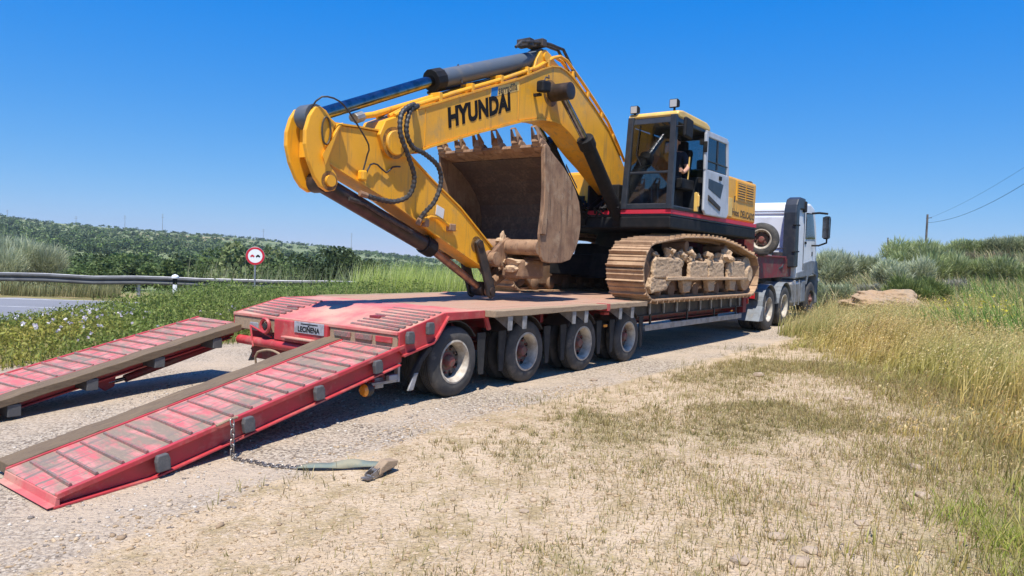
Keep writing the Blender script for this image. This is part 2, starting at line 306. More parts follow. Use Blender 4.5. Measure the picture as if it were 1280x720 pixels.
# ------------------------------------------------------------------ terrain
def sm(x, a, b):
    t = np.clip((x - a) / (b - a), 0, 1); return t * t * (3 - 2 * t)
_rx = np.array([-900, -300, 0, 60, 180, 300, 400, 480, 540, 700, 1000, 1400.0])
_rt_ = np.array([30, 32, 29, 25, 20.5, 17, 10, 5, -1, 0, 4, 4.0]) - 4.5
def ground(x, y):
    x = np.asarray(x, float); y = np.asarray(y, float)
    u, v = to_uv(x, y); r = np.hypot(x, y)
    z = -0.30 * sm(-u, 0.5, 6.5)
    z = z - 0.12 * sm(v, 2.3, 4.2) - 0.42 * sm(v, 4.0, 18.0)
    # the bank beyond the lorry, rising to the right
    bank = np.interp(u, [9.5, 11, 14, 20, 31, 43, 61, 90, 200, 2000], [0, .04, .17, .45, 1.0, 2.1, 4.0, 4.7, 5, 5])
    z = z + bank * (0.18 + 0.82 * sm(-v, -7.0, 4.0)) * (1 - sm(v, 9, 22))
    z = z + 0.35 * sm(-v, 4.0, 12.0) * sm(u, -2, 12)
    # the wooded hill beyond the road
    az = 640 + FPX * x / np.maximum(y, 0.05 * r + 1e-6)
    ridge = 1.6 + 600 * np.interp(az, _rx, _rt_) / FPX
    rr = np.log(np.maximum(r, 1))
    kn = np.log([30, 45, 80, 130])
    low = np.interp(rr, kn, [0, -0.6, -2.2, -4.2])
    up = np.clip((r - 130) / 470, 0, 1); hill = low + (ridge + 0.55 + 4.2) * up ** 0.95 * (1 - 0.5 * sm(r, 640, 1500))
    wgt = (1 - sm(az, 640, 1000)) * sm(y, 20, 45)
    z = z + wgt * hill
    z = z + 0.035 * np.sin(x * 1.3 + 0.7 * y) * np.cos(y * 0.9 - 0.4 * x) * sm(np.abs(v - 1.4), 3.0, 5.5) * sm(r, 2, 6)
    return z
def gz(x, y): return float(ground(x, y))
def vnoise(x, y, s, seed=0):
    x = x / s + seed * 13.7; y = y / s - seed * 7.1; r = 0
    for k, (a, b, c) in enumerate(((1.0, 1.7, .3), (2.3, -.9, 1.9), (-1.4, 2.6, 4.2), (3.1, 2.2, .8))): r = r + np.sin(a * x + b * y + c + 1.3 * np.sin(b * x - a * y + c * 2)) / (1 + .4 * k)
    return r / 2.6
def straw(x, y):
    u, v = to_uv(x, y); return (.10 + .95 * vnoise(x, y, 1.5, 7) + .45 * vnoise(x, y, .5, 8) + .35 * sm(x, .5, 4.5)) * sm(-v, .9, 1.5)
def build_ground():
    a = np.concatenate([np.arange(-60, 60.01, 0.3), np.arange(64, 300, 5)]); A = np.radians(a); n = len(A)
    rad = np.concatenate([[0.4], np.geomspace(0.9, 1450, 158)]); m = len(rad)
    X = np.sin(A)[None, :] * rad[:, None]; Y = np.cos(A)[None, :] * rad[:, None]; Z = ground(X, Y)
    V = np.stack([X.ravel(), Y.ravel(), Z.ravel()], 1); V = np.vstack([V, [0, 0, gz(0, 0.01)]])
    i = np.arange(m - 1)[:, None] * n; k = np.arange(n)[None, :]; k2 = (k + 1) % n
    Q = np.stack([(i + k), (i + n + k), (i + n + k2), (i + k2)], -1).reshape(-1, 4)[:, ::-1]
    kk = np.arange(n); T = np.stack([np.full(n, m * n), (kk + 1) % n, kk], 1)
    me = big_mesh('ground', V, [Q, T]); u, v = to_uv(V[:, 0], V[:, 1]); r = np.hypot(V[:, 0], V[:, 1])
    g = me.attributes.new('gravel', 'FLOAT', 'POINT'); g.data.foreach_set('value', ((1 - sm(-v - 0.14 * np.clip(-u, 0, 9) * 0, 0.55, 1.15)) * (1 - sm(v, 6, 7.5)) * (1 - sm(u, 15, 20))).astype(np.float32))
    gr = sm(V[:, 0] - np.interp(V[:, 1], [0, 4.4, 7, 9.4, 11.4, 15.8, 20], [1.6, 2.3, 4.4, 5.0, 5.4, 6.2, 7.5]), -1.6, 2.2) * (V[:, 1] > 0) + sm(v, 6.2, 7.4)
    q = me.attributes.new('green', 'FLOAT', 'POINT'); q.data.foreach_set('value', np.clip(gr, 0, 1).astype(np.float32))
    sa = me.attributes.new('straw', 'FLOAT', 'POINT'); sa.data.foreach_set('value', np.clip(straw(V[:, 0], V[:, 1]), 0, 1).astype(np.float32))
    f = me.attributes.new('far', 'FLOAT', 'POINT'); f.data.foreach_set('value', sm(r, 30, 70).astype(np.float32))
    me.shade_smooth()
    m_ = bpy.data.materials.new('gravel_dirt_and_field_soil'); m_.use_nodes = True; t = m_.node_tree; L = t.links; p = t.nodes['Principled BSDF']; p.inputs['Roughness'].default_value = 0.95; p.inputs['Specular IOR Level'].default_value = 0.15
    geo = t.nodes.new('ShaderNodeNewGeometry')
    def noise(s, d=6.0, rg=0.6):
        n_ = t.nodes.new('ShaderNodeTexNoise'); n_.inputs['Scale'].default_value = s; n_.inputs['Detail'].default_value = d; n_.inputs['Roughness'].default_value = rg; L.new(geo.outputs['Position'], n_.inputs['Vector']); return n_.outputs['Fac']
    def mr(s, a, b, c=0.0, d=1.0):
        x = t.nodes.new('ShaderNodeMapRange'); L.new(s, x.inputs[0]); x.inputs[1].default_value = a; x.inputs[2].default_value = b; x.inputs[3].default_value = c; x.inputs[4].default_value = d; return x.outputs[0]
    def mix(f_, a, b, mode='MIX'):
        x = t.nodes.new('ShaderNodeMix'); x.data_type = 'RGBA'; x.blend_type = mode; L.new(f_, x.inputs[0])
        for i_, q_ in ((6, a), (7, b)):
            if isinstance(q_, tuple): x.inputs[i_].default_value = (*q_, 1)
            else: L.new(q_, x.inputs[i_])
        return x.outputs[2]
    def attr(nm):
        x = t.nodes.new('ShaderNodeAttribute'); x.attribute_name = nm; return x.outputs['Fac']
    def math_(op, a, b):
        x = t.nodes.new('ShaderNodeMath'); x.operation = op
        for i_, q_ in enumerate((a, b)):
            if isinstance(q_, float): x.inputs[i_].default_value = q_
            else: L.new(q_, x.inputs[i_])
        return x.outputs[0]
    dirt = mix(mr(noise(0.9), 0.38, 0.62), (0.62, 0.475, 0.315), (0.53, 0.395, 0.25))
    dirt = mix(mr(noise(3.0), 0.46, 0.64), dirt, (0.40, 0.30, 0.16))
    dirt = mix(mr(math_('ADD', attr('straw'), math_('MULTIPLY', math_('SUBTRACT', noise(6.0, 6.0, 0.7), 0.5), 1.4)), 0.35, 0.75), dirt, (0.36, 0.285, 0.145))
    dirt = mix(mr(noise(22, 4, 0.7), 0.52, 0.66), dirt, (0.64, 0.50, 0.35))
    dirt = mix(mr(noise(60, 3, 0.7), 0.56, 0.68), dirt, (0.22, 0.155, 0.095))
    vor = t.nodes.new('ShaderNodeTexVoronoi'); vor.inputs['Scale'].default_value = 38; L.new(geo.outputs['Position'], vor.inputs['Vector'])
    sep = t.nodes.new('ShaderNodeSeparateColor'); L.new(vor.outputs['Color'], sep.inputs[0])
    grav = mix(mr(sep.outputs[0], 0.0, 1.0), (0.42, 0.34, 0.25), (0.62, 0.52, 0.395))
    grav = mix(mr(vor.outputs['Distance'], 0.45, 0.75), grav, (0.22, 0.17, 0.125))
    grav = mix(mr(noise(0.7), 0.42, 0.62), grav, (0.54, 0.425, 0.305))
    grav = mix(mr(noise(70, 3, 0.7), 0.58, 0.7), grav, (0.20, 0.16, 0.125))
    edge = math_('ADD', attr('gravel'), math_('MULTIPLY', math_('SUBTRACT', noise(1.6, 7.0, 0.7), 0.5), 1.3))
    col = mix(mr(edge, 0.38, 0.62), dirt, grav)
    soil = mix(mr(noise(1.2), 0.4, 0.6), (0.37, 0.285, 0.14), (0.26, 0.235, 0.085))
    ge = math_('ADD', attr('green'), math_('MULTIPLY', math_('SUBTRACT', noise(2.0, 7.0, 0.7), 0.5), 0.9))
    col = mix(mr(ge, 0.3, 0.75), col, soil)
    far = mix(mr(noise(0.03), 0.4, 0.6), (0.14, 0.18, 0.075), (0.23, 0.255, 0.12))
    far = mix(mr(noise(0.008, 3.0), 0.58, 0.64), far, (0.40, 0.30, 0.17))
    col = mix(attr('far'), col, far)
    L.new(col, p.inputs['Base Color'])
    b = t.nodes.new('ShaderNodeBump'); b.inputs['Strength'].default_value = 1.0; b.inputs['Distance'].default_value = 0.03
    hgt = math_('ADD', math_('MULTIPLY', noise(26, 5.0, 0.7), 1.0), math_('MULTIPLY', vor.outputs['Distance'], -0.35))
    hgt = math_('ADD', hgt, math_('MULTIPLY', noise(5, 4.0), 1.6)); L.new(hgt, b.inputs['Height']); L.new(b.outputs[0], p.inputs['Normal'])
    me.materials.append(m_)
    link('ground', me, kind='structure')
build_ground()

# ------------------------------------------------------------------ road and guardrail
def smooth_line(P, step=1.0):
    P = np.array(P, float); out_ = []
    for i in range(len(P) - 1):
        p0 = P[max(i - 1, 0)]; p1 = P[i]; p2 = P[i + 1]; p3 = P[min(i + 2, len(P) - 1)]
        k = max(2, int(np.linalg.norm(p2 - p1) / step))
        for t in np.linspace(0, 1, k, endpoint=False):
            out_.append(0.5 * (2 * p1 + (p2 - p0) * t + (2 * p0 - 5 * p1 + 4 * p2 - p3) * t * t + (3 * p1 - p0 - 3 * p2 + p3) * t ** 3))
    out_.append(P[-1]); return np.array(out_)
ROADC = smooth_line([(-110, 20), (-60, 21.2), (-30, 22.0), (-16, 22.3), (-8, 23.2), (0, 27), (9, 38), (20, 58), (36, 92), (60, 150)], 1.2)
_t = np.gradient(ROADC, axis=0); _t /= np.linalg.norm(_t, axis=1)[:, None]; ROADN = np.stack([-_t[:, 1], _t[:, 0]], 1)
def ribbon(name, o0, o1, h, m, parent=None, cross=8, kind=None):
    offs = np.linspace(o0, o1, cross); P = ROADC[:, None, :] + ROADN[:, None, :] * offs[None, :, None]
    Z = ground(P[..., 0], P[..., 1]) + h; V = np.concatenate([P, Z[..., None]], -1).reshape(-1, 3)
    n = len(ROADC); i = np.arange(n - 1)[:, None] * cross; k = np.arange(cross - 1)[None, :]
    Q = np.stack([i + k, i + cross + k, i + cross + k + 1, i + k + 1], -1).reshape(-1, 4)[:, ::-1]
    me = big_mesh(name, V, Q, mat=m); return link(name, me, kind=kind, parent=parent)
road = ribbon('road', -4.0, 4.0, 0.05, Mt['asphalt'], kind='structure', cross=14)
ribbon('edge_line', 0.32, 0.46, 0.056, Mt['line'], road, 2)
ribbon('edge_line', 3.42, 3.56, 0.056, Mt['line'], road, 2)
def guardrail():
    o = bpy.data.objects.new('guardrail', None); C.objects.link(o); tag(o, 'galvanised steel guardrail along the far edge of the road', 'guardrail')
    P = ROADC + ROADN * 5.6; m = (ROADC[:, 0] > -75) & (ROADC[:, 0] < 14); P = P[m]; N = ROADN[m]; Z = ground(P[:, 0], P[:, 1]) - 0.0
    o.location = (P[0, 0], P[0, 1], Z[0]); org = np.array([P[0, 0], P[0, 1], Z[0]])
    prof = [(0.02, .90), (-.07, .885), (-.07, .81), (0, .775), (0, .735), (-.07, .70), (-.07, .62), (0, .60)]
    k = len(prof); V = []
    for p, n, z in zip(P, N, Z):
        for a, h in prof: V.append((p[0] + n[0] * a, p[1] + n[1] * a, z + h))
    n = len(P); i = np.arange(n - 1)[:, None] * k; j = np.arange(k - 1)[None, :]
    Q = np.stack([i + j, i + k + j, i + k + j + 1, i + j + 1], -1).reshape(-1, 4)
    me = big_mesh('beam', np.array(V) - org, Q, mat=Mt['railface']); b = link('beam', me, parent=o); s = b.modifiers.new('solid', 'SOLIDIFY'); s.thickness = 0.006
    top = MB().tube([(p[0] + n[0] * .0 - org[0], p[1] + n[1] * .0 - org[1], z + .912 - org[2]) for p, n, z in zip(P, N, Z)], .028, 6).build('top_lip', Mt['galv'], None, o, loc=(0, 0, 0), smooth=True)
    post = None
    pr = MB(); pr.box(-.06, .06, -.012, .012, -.3, .88); pr.box(-.06, -.05, -.035, .035, -.3, .88); pr.box(.05, .06, -.035, .035, -.3, .88)
    acc = 0
    for q in range(1, n):
        acc += np.linalg.norm(P[q] - P[q - 1])
        if acc >= 4.0:
            acc = 0; loc = (P[q, 0] + N[q, 0] * .09 - org[0], P[q, 1] + N[q, 1] * .09 - org[1], Z[q] - org[2])
            if post is None: post = pr.build('post', Mt['galv'], None, o, loc=loc)
            else: copy_piece(post, o, loc)
guardrail()
def pix(x, y, Y):
    """a point on the line of sight of photo pixel (x, y) at depth Y, used to place far things"""
    r = np.array(_fw) + np.array(_rt) * (x - 640) / FPX + np.array(_up) * (360 - y) / FPX
    t = Y / r[1]; return np.array([0, 0, CAMH]) + t * r
def road_sign():
    p = pix(319, 320, 27.0); g = gz(p[0], p[1])
    o = bpy.data.objects.new('road_sign', None); C.objects.link(o); o.location = (p[0], p[1], g); o.rotation_euler = (0, 0, R(14))
    tag(o, 'round white no-overtaking sign with red rim on a grey post', 'road sign')
    h = p[2] - g
    MB().tube([(0, 0.04, -.3), (0, 0.04, h + .25)], .03, 10).build('post', Mt['galv'], None, o, loc=(0, 0, 0), smooth=True)
    MB().lathe([(0.0001, 0), (.33, 0), (.345, .015), (.33, .03), (0.0001, .03)], (0, 0, h), 'y', 40, closed=False).build('disc', Mt['galv'], None, o, loc=(0, 0, 0), smooth=True)
    MB().lathe([(.335, -.004), (.255, -.004), (.255, -.001), (.335, -.001)], (0, 0, h), 'y', 40).build('rim_band', Mt['signred'], None, o, loc=(0, 0, 0))
    MB().lathe([(0.0001, -.003), (.256, -.003), (.256, -.001), (0.0001, -.001)], (0, 0, h), 'y', 40).build('face', Mt['signwhite'], None, o, loc=(0, 0, 0))
    def carsym(x0, m):
        c = MB(); pr = [(-.075, -.03), (.075, -.03), (.075, .01), (.045, .018), (.028, .05), (-.028, .05), (-.045, .018), (-.075, .01)]
        c.prism([(x0 + a, h + b) for a, b in pr], -.008, -.004); c.box(x0 - .06, x0 - .035, -.008, -.004, h - .055, h - .03); c.box(x0 + .035, x0 + .06, -.008, -.004, h - .055, h - .03); c.build('car_symbol', m, None, o, loc=(0, 0, 0))
    carsym(-.10, Mt['signred']); carsym(.10, Mt['ink'])
road_sign()
def marker_post():
    p = pix(219, 346, 26.6); g = gz(p[0], p[1]); h = 1.12
    o = bpy.data.objects.new('marker_post', None); C.objects.link(o); o.location = (p[0], p[1], g); tag(o, 'white roadside marker post with black band and white cap', 'marker post')
    MB().prism_z([(-.08, -.03), (.08, -.03), (.06, .05), (-.06, .05)], -.2, h - .38).build('body', Mt['signwhite'], None, o, loc=(0, 0, 0), bevel=.008)
    MB().prism_z([(-.081, -.031), (.081, -.031), (.061, .051), (-.061, .051)], h - .38, h - .17).build('band', Mt['ink'], None, o, loc=(0, 0, 0))
    MB().lathe([(.0001, .14), (.08, .11), (.13, .06), (.13, 0), (.08, -.02), (.0001, -.02)], (0, 0, h - .14), 'z', 16, closed=False).build('cap', Mt['signwhite'], None, o, loc=(0, 0, 0), smooth=True)
marker_post()
def utility_pole(px, top, base, Y, label, cross=True):
    a = pix(px, top, Y); g = gz(a[0], a[1]); o = bpy.data.objects.new('utility_pole', None); C.objects.link(o); o.location = (a[0], a[1], g); tag(o, label, 'utility pole', 'utility poles on the bank')
    MB().tube([(0, 0, -.5), (0, 0, a[2] - g)], .11, 10, r1=.085).build('pole', Mt['pole'], None, o, loc=(0, 0, 0), smooth=True)
    if cross:
        MB().tube([(-.12, 0, a[2] - g - .35), (.35, -.1, a[2] - g - .30)], .03, 6).build('bracket', Mt['dark'], None, o, loc=(0, 0, 0))
    return a
pA = utility_pole(1159.5, 268, 298, 66, 'timber utility pole with a wire running off it, above the broom scrub')
utility_pole(1110, 297, 313, 95, 'small distant timber pole seen over the scrub near the lorry')
def wire(A, B, sag, rw, name_label):
    pts = [tuple(Vector(A).lerp(Vector(B), t) - Vector((0, 0, sag * 4 * t * (1 - t)))) for t in np.linspace(0, 1, 24)]
    o = MB().tube(pts, rw, 5).build('overhead_wire', Mt['ink'], None); tag(o, name_label, 'wire')
pB = pix(1420, 128, 30)
_po = bpy.data.objects.new('utility_pole', None); C.objects.link(_po); _po.location = (pB[0], pB[1], gz(pB[0], pB[1])); tag(_po, 'near timber utility pole beside the field carrying the wire', 'utility pole', 'utility poles on the bank')
MB().tube([(0, 0, -.5), (0, 0, pB[2] - _po.location.z + .3)], .17, 10, r1=.12).build('pole', Mt['pole'], None, _po, loc=(0, 0, 0), smooth=True)
wire((pA[0], pA[1], pA[2] - .75), tuple(pB), 1.15, .013, 'thin black wire sagging from the timber pole to the right')
wire((pA[0], pA[1], pA[2] - .4), (pB[0] + .6, pB[1] + .3, pB[2] + .9), 0.6, .007, 'fainter upper wire above the sagging black wire')
for px, tp, bs in [(9, 262, 273), (95, 270, 281), (156, 269, 284), (203, 267, 287), (329, 286, 297), (439, 291, 309)]:
    a = pix(px, tp, 596); b = pix(px, bs + 5, 596); o = bpy.data.objects.new('pylon', None); C.objects.link(o); o.location = tuple(b); tag(o, 'tiny grey power line pylon standing on the wooded ridge', 'pylon', 'pylons on the ridge')
    h = a[2] - b[2]
    MB().tube([(0, 0, -4), (0, 0, h)], .30, 6, r1=.14).build('mast', Mt['grey'], None, o, loc=(0, 0, 0))
    MB().box(-1.3, 1.3, -.08, .08, h * .8, h * .8 + .2).box(-1.0, 1.0, -.08, .08, h * .93, h * .93 + .2).build('crossarm', Mt['grey'], None, o, loc=(0, 0, 0))
# ------------------------------------------------------------------ wheels shared by trailer and tractor
def wheel(root, u, v, z, r, w, rim_r, side=-1, twin=True, name='wheel', rimmat='rim', dish=.13, axis='y'):
    """a wheel whose outer face looks towards side*v; part wheel > tyre, rim, hub"""
    e = bpy.data.objects.new(name, None); C.objects.link(e); e.parent = root.o; e.location = tuple(np.array([u, v, z]) - root.off); e.empty_display_size = .1
    s = side
    def P(prof): return [(a, -s * b) for a, b in prof]        # b measured inwards from the outer face
    t = MB()
    def one(b0):
        sh = .035
        pr = [(rim_r, b0 + .012), (rim_r + .05, b0), (r - .10, b0 + .001), (r - sh, b0 + .010), (r - .012, b0 + .028), (r, b0 + .045)]
        k = 5; x0 = b0 + .045; x1 = b0 + w - .045
        for i in range(1, k):
            x = x0 + (x1 - x0) * i / k; pr += [(r, x - .007), (r - .014, x - .005), (r - .014, x + .005), (r, x + .007)]
        pr += [(r, b0 + w - .045), (r - .012, b0 + w - .028), (r - sh, b0 + w - .010), (r - .10, b0 + w - .001), (rim_r + .05, b0 + w), (rim_r, b0 + w - .012)]
        t.lathe(P(pr), (0, 0, 0), 'y', 48)
    one(0)
    if twin: one(w + .05)
    t.build('tyre', Mt['tyre'], None, e, loc=(0, 0, 0), smooth=True)
    m = MB()
    m.lathe(P([(rim_r + .012, .018), (rim_r + .016, .004), (rim_r - .004, 0), (rim_r - .022, .018), (rim_r - .040, .05), (rim_r - .046, dish + .01), (rim_r - .03, dish + .03), (rim_r - .012, .05)]), (0, 0, 0), 'y', 44)
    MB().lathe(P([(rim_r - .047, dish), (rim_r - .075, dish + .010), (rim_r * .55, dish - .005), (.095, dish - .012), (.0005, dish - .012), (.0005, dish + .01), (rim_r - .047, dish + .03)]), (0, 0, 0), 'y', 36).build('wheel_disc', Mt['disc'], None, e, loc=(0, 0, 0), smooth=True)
    m.build('rim', Mt[rimmat], None, e, loc=(0, 0, 0), smooth=True)
    h = MB(); h.lathe(P([(.0005, dish - .085), (.055, dish - .08), (.068, dish - .06), (.075, dish - .013), (.105, dish - .014), (.105, dish - .002), (.0005, dish - .002)]), (0, 0, 0), 'y', 24)
    for k in range(10):
        a = 2 * math.pi * k / 10; h.tube([(.135 * math.cos(a), -s * (dish - .035), .135 * math.sin(a)), (.135 * math.cos(a), -s * (dish + .0), .135 * math.sin(a))], .013, 6)
    h.build('hub', Mt['hub'], None, e, loc=(0, 0, 0), smooth=True)
    q = MB()
    for k in range(8):
        a = 2 * math.pi * (k + .5) / 8; rr = rim_r * .76
        q.tube([(rr * math.cos(a), -s * (dish - .006), rr * math.sin(a)), (rr * math.cos(a), -s * (dish + .03), rr * math.sin(a))], .024, 12)
    hh_ = q.build('hand_holes', Mt['ink'], None, e, loc=(0, 0, 0)); hh_['kind'] = 'stuff'
    return e

# ------------------------------------------------------------------ low-loader trailer
T = Root('lowbed_trailer', 2.0, 1.445, 0.0, 'long red low-loader trailer with timber deck and two lowered loading ramps', 'trailer')
V0, V1 = -.03, 2.92; ZD = .965
UR, ZR, UC = -.92, .79, -.22
# frame: main longitudinal beams, cross members, axle beams
f = MB()
for vv in (.62, 2.12): f.box(-.6, 10.4, vv, vv + .16, .52, .90); f.box(-.6, 10.4, vv - .07, vv + .23, .50, .52)
for uu in np.arange(.2, 10.3, .62): f.box(uu, uu + .07, .25, 2.64, .72, .90)
for k in range(4): f.tube([(k * 1.41, .25, .40), (k * 1.41, 2.65, .40)], .075, 12); f.box(k * 1.41 - .06, k * 1.41 + .06, .60, .78, .40, .56); f.box(k * 1.41 - .06, k * 1.41 + .06, 2.10, 2.28, .40, .56)
f.build('chassis', Mt['red_dark'], T, bevel=.006)
# beaver tail (sloped rear) and first red deck plate
b = MB()
b.prism([(UR, ZR), (UC, ZD), (.47, ZD), (.47, ZD - .07), (UC + .03, ZD - .07), (UR, ZR - .06)], V0 + .02, V1 - .02)
b.build('rear_deck_plate', Mt['red_dusty'], T, bevel=.006)
for a0, a1 in ((V0, V0 + .022), (V1 - .022, V1)):           # side panels of the beaver tail
    s_ = MB(); s_.prism([(UR - .0, ZR + .004), (UC, ZD + .004), (UC + .02, ZD - .03), (-.40, .70), (-.44, .665), (-.86, .565), (UR, .60)], a0, a1)
    s_.build('side_panel', Mt['red'], T, bevel=.004)
    o1 = a0 - .035 if a0 < 1 else a1 - .012
    g = MB(); g.strip([(-.88, .56), (-.44, .662), (-.395, .70), (UC + .02, ZD - .03)], o1, o1 + .047, -.02); g.build('panel_flange', Mt['red'], T)
    g = MB(); g.box(UC + .02, .47, a0 - .004 if a0 < 1 else a1 - .02, a0 + .02 if a0 < 1 else a1 + .004, ZD - .085, ZD + .003); g.build('wheel_arch_lip', Mt['red'], T, bevel=.005)
    g = MB(); g.prism([(.47, ZD - .07), (.53, ZD - .07), (.60, .74), (.55, .73)], a0, a0 + .03); g.build('arch_leg', Mt['red'], T)
# anti-slip ribs on the beaver tail, both wheel tracks
rib_me = None
def rib_row(n, p0, p1, v0, v1, parent, mat_, tw=.02, th=.016, skew=.06):
    """ribs lying across, from p0 (u,z) to p1"""
    ang = math.atan2(p1[1] - p0[1], p1[0] - p0[0])
    first = None
    for i in range(n):
        t = (i + .5) / n; uu = p0[0] + (p1[0] - p0[0]) * t; zz = p0[1] + (p1[1] - p0[1]) * t
        loc = tuple(np.array([uu, (v0 + v1) / 2, zz]) - T.off); rot = (0, -ang, random.uniform(-.02, .02) - skew)
        if first is None:
            w = (v1 - v0) / 2; q = MB(); q.prism([(-tw, 0), (tw, 0), (tw * .55, th), (-tw * .55, th)], -w, w); first = q.build('rib', mat_, None, parent, loc=loc, rot=rot)
        else: copy_piece(first, parent, loc, rot)
rib_row(8, (UR + .03, ZR + .012), (UC + .05, ZD + .004), V0 + .06, .82, T.o, Mt['rib'])
rib_row(8, (UR + .03, ZR + .012), (UC + .05, ZD + .004), 2.05, V1 - .06, T.o, Mt['rib'])
# timber deck planks, lengthwise, in three bays
def plank_bay(u0, u1, v0, v1, n, zt=ZD, th=.055, mt='plank'):
    w = (v1 - v0) / n; first = None
    for i in range(n):
        loc = tuple(np.array([(u0 + u1) / 2, v0 + w * (i + .5), zt - th / 2 + random.uniform(-.004, .004)]) - T.off)
        if first is None:
            L_ = (u1 - u0) / 2 - .004; q = MB(); q.box(-L_, L_, -w / 2 + .005, w / 2 - .005, -th / 2, th / 2); first = q.build('deck_plank', Mt[mt], None, T.o, loc=loc, bevel=.006)
        else: copy_piece(first, None, loc, (0, random.uniform(-.0015, .0015), 0))
plank_bay(.475, 3.17, .02, 2.87, 13); plank_bay(3.25, 4.50, .02, 2.87, 13); plank_bay(4.52, 10.25, .18, 2.71, 11)
for a, c_ in ((.475, 3.16), (3.26, 4.50)):                   # outer edge boards on the outriggers
    for v0, v1 in ((-.18, .015), (2.875, 3.07)):
        q = MB(); n = 14; top = []; 
        for i in range(n + 1): top.append((a + (c_ - a) * i / n, ZD + .004 + random.uniform(-.004, .004)))
        bot = [(p[0], ZD - .068 + random.uniform(-.007, .006)) for p in top]
        q.prism(top + bot[::-1], v0, v1); q.build('edge_board', Mt['wood'], T, bevel=.005)
for u0 in (3.17,):
    for v0 in (-.185, 2.87): MB().box(u0, u0 + .08, v0, v0 + .2, ZD - .10, ZD + .006).build('board_stop', Mt['red'], T, bevel=.004)
# outrigger brackets under the edge boards and along the well
def brk(w, h, dp):
    q = MB(); q.prism([(-w, 0), (w, 0), (w * .75, -h), (-w * .75, -h)], 0, .012); q.add([(-w * .2, .012, 0), (w * .2, .012, 0), (w * .2, .012, -h), (-w * .2, .012, -h), (-w * .2, dp, 0), (w * .2, dp, 0)], [(0, 1, 5, 4), (0, 4, 3), (1, 2, 5), (2, 3, 4, 5), (0, 3, 2, 1)]); return q
first = None
for uu in (.80, 1.10, 2.27, 2.60, 3.62, 4.02):
    for vv, sg in ((-.165, 1), (3.055, -1)):
        loc = tuple(np.array([uu, vv, ZD - .07]) - T.off); rt = (0, 0, 0 if sg > 0 else math.pi)
        if first is None: first = brk(.05, .17, .3).build('outrigger_bracket', Mt['grey'], None, T.o, loc=loc, rot=rt)
        else: copy_piece(first, None, loc, rt)
first = None
for uu in np.arange(5.2, 10.0, .57):
    for vv, sg in ((.10, 1), (2.79, -1)):
        loc = tuple(np.array([uu, vv, .90]) - T.off); rt = (0, 0, 0 if sg > 0 else math.pi)
        if first is None: first = brk(.03, .19, .15).build('outrigger_bracket', Mt['grey'], None, T.o, loc=loc, rot=rt)
        else: copy_piece(first, None, loc, rt)
for v0 in (.14, 2.72):
    MB().box(4.55, 10.3, v0, v0 + .035, .70, .905).box(4.55, 10.3, v0 - .03, v0 + .07, .685, .70).build('side_rail', Mt['dark'], T, bevel=.004)  # near-black colour paints in the shade under the overhanging track
for v0 in (.06, 2.79):
    u_ = MB(); u_.box(4.95, 9.8, v0, v0 + .035, .44, .545); u_.build('side_guard', Mt['grey'], T, bevel=.006)
    for uu in (5.2, 6.8, 8.2, 9.5): MB().box(uu, uu + .05, v0 + .035, v0 + .06, .44, .72).build('guard_stay', Mt['dark'], T)
# wheels
for k in range(4):
    for v, sd_ in ((0.0, -1), (2.89, 1)):
        wheel(T, k * 1.41, v, .40, .40, .225, .235, sd_)
# mud flaps / wings between the wheels
for k in range(4):
    for v0, v1 in ((.03, .46), (2.43, 2.86)):
        g = MB(); c = k * 1.41; pts = [(c + .47 * math.cos(a), .40 + .47 * math.sin(a)) for a in np.radians(np.linspace(35, 145, 9))]
        g.strip(pts, v0, v1, .012); g.build('wing', Mt['dark'], T)
        for sg in (1, -1):
            if k == 0 and sg < 0: continue
            x = c + sg * .52; MB().prism([(x - .10 * sg, .70), (x + .06 * sg, .70), (x + .03 * sg, .20), (x - .05 * sg, .20)], v0, v0 + .02).build('mud_flap', Mt['rubber'], T, bevel=.004)
for v0, v1 in ((.0, .05), (2.84, 2.89)):
    MB().prism([(-.40, .62), (-.45, .60), (-.57, .50), (-.67, .36), (-.70, .30), (-.60, .30), (-.53, .45), (-.39, .57)], v0, v1).build('mudguard_arm', Mt['rubber'], T, bevel=.012)
    MB().prism([(-.66, .345), (-.60, .345), (-.67, .165), (-.75, .165)], v0 - .005, v0 + .02).build('mudguard_end', Mt['grey'], T, bevel=.006)
# rear face: centre box, number plate, round pulley, cross tubes, lamps
MB().box(UR - .045, UR + .3, 1.06, 2.02, .53, ZR - .012).build('rear_box', Mt['red'], T, bevel=.012)
MB().box(UR - .01, UR + .25, V0 + .03, 1.05, .60, ZR - .03).build('hinge_beam', Mt['wood'], T, bevel=.01)
MB().box(UR - .01, UR + .25, 2.03, V1 - .03, .60, ZR - .03).build('hinge_beam', Mt['wood'], T, bevel=.01)
for i, (a, c_) in enumerate(((.06, .30), (.36, .62), (.70, .96))): MB().box(UR - .03, UR - .008, a, c_, .675, .735).build('hinge_plate', Mt['rib'] if i else Mt['red'], T, bevel=.005)
MB().box(UR - .022, UR + .01, V0 + .02, V1 - .02, ZR - .028, ZR + .008).build('tail_edge', Mt['red_dusty'], T, bevel=.006)
pl_ = MB().box(UR - .058, UR - .046, 1.10, 1.62, .655, .785).build('number_plate', Mt['plate'], T, bevel=.003)
MB().box(UR - .11, UR - .046, 1.25, 1.80, .575, .60).build('step_bar', Mt['red_dusty'], T, bevel=.008)
q = MB(); q.lathe([(.06, 0), (.095, 0), (.10, -.02), (.085, -.04), (.06, -.03)], (UR - .05, 2.16, .685), 'x', 26); q.build('cable_pulley', Mt['red'], T, smooth=True)
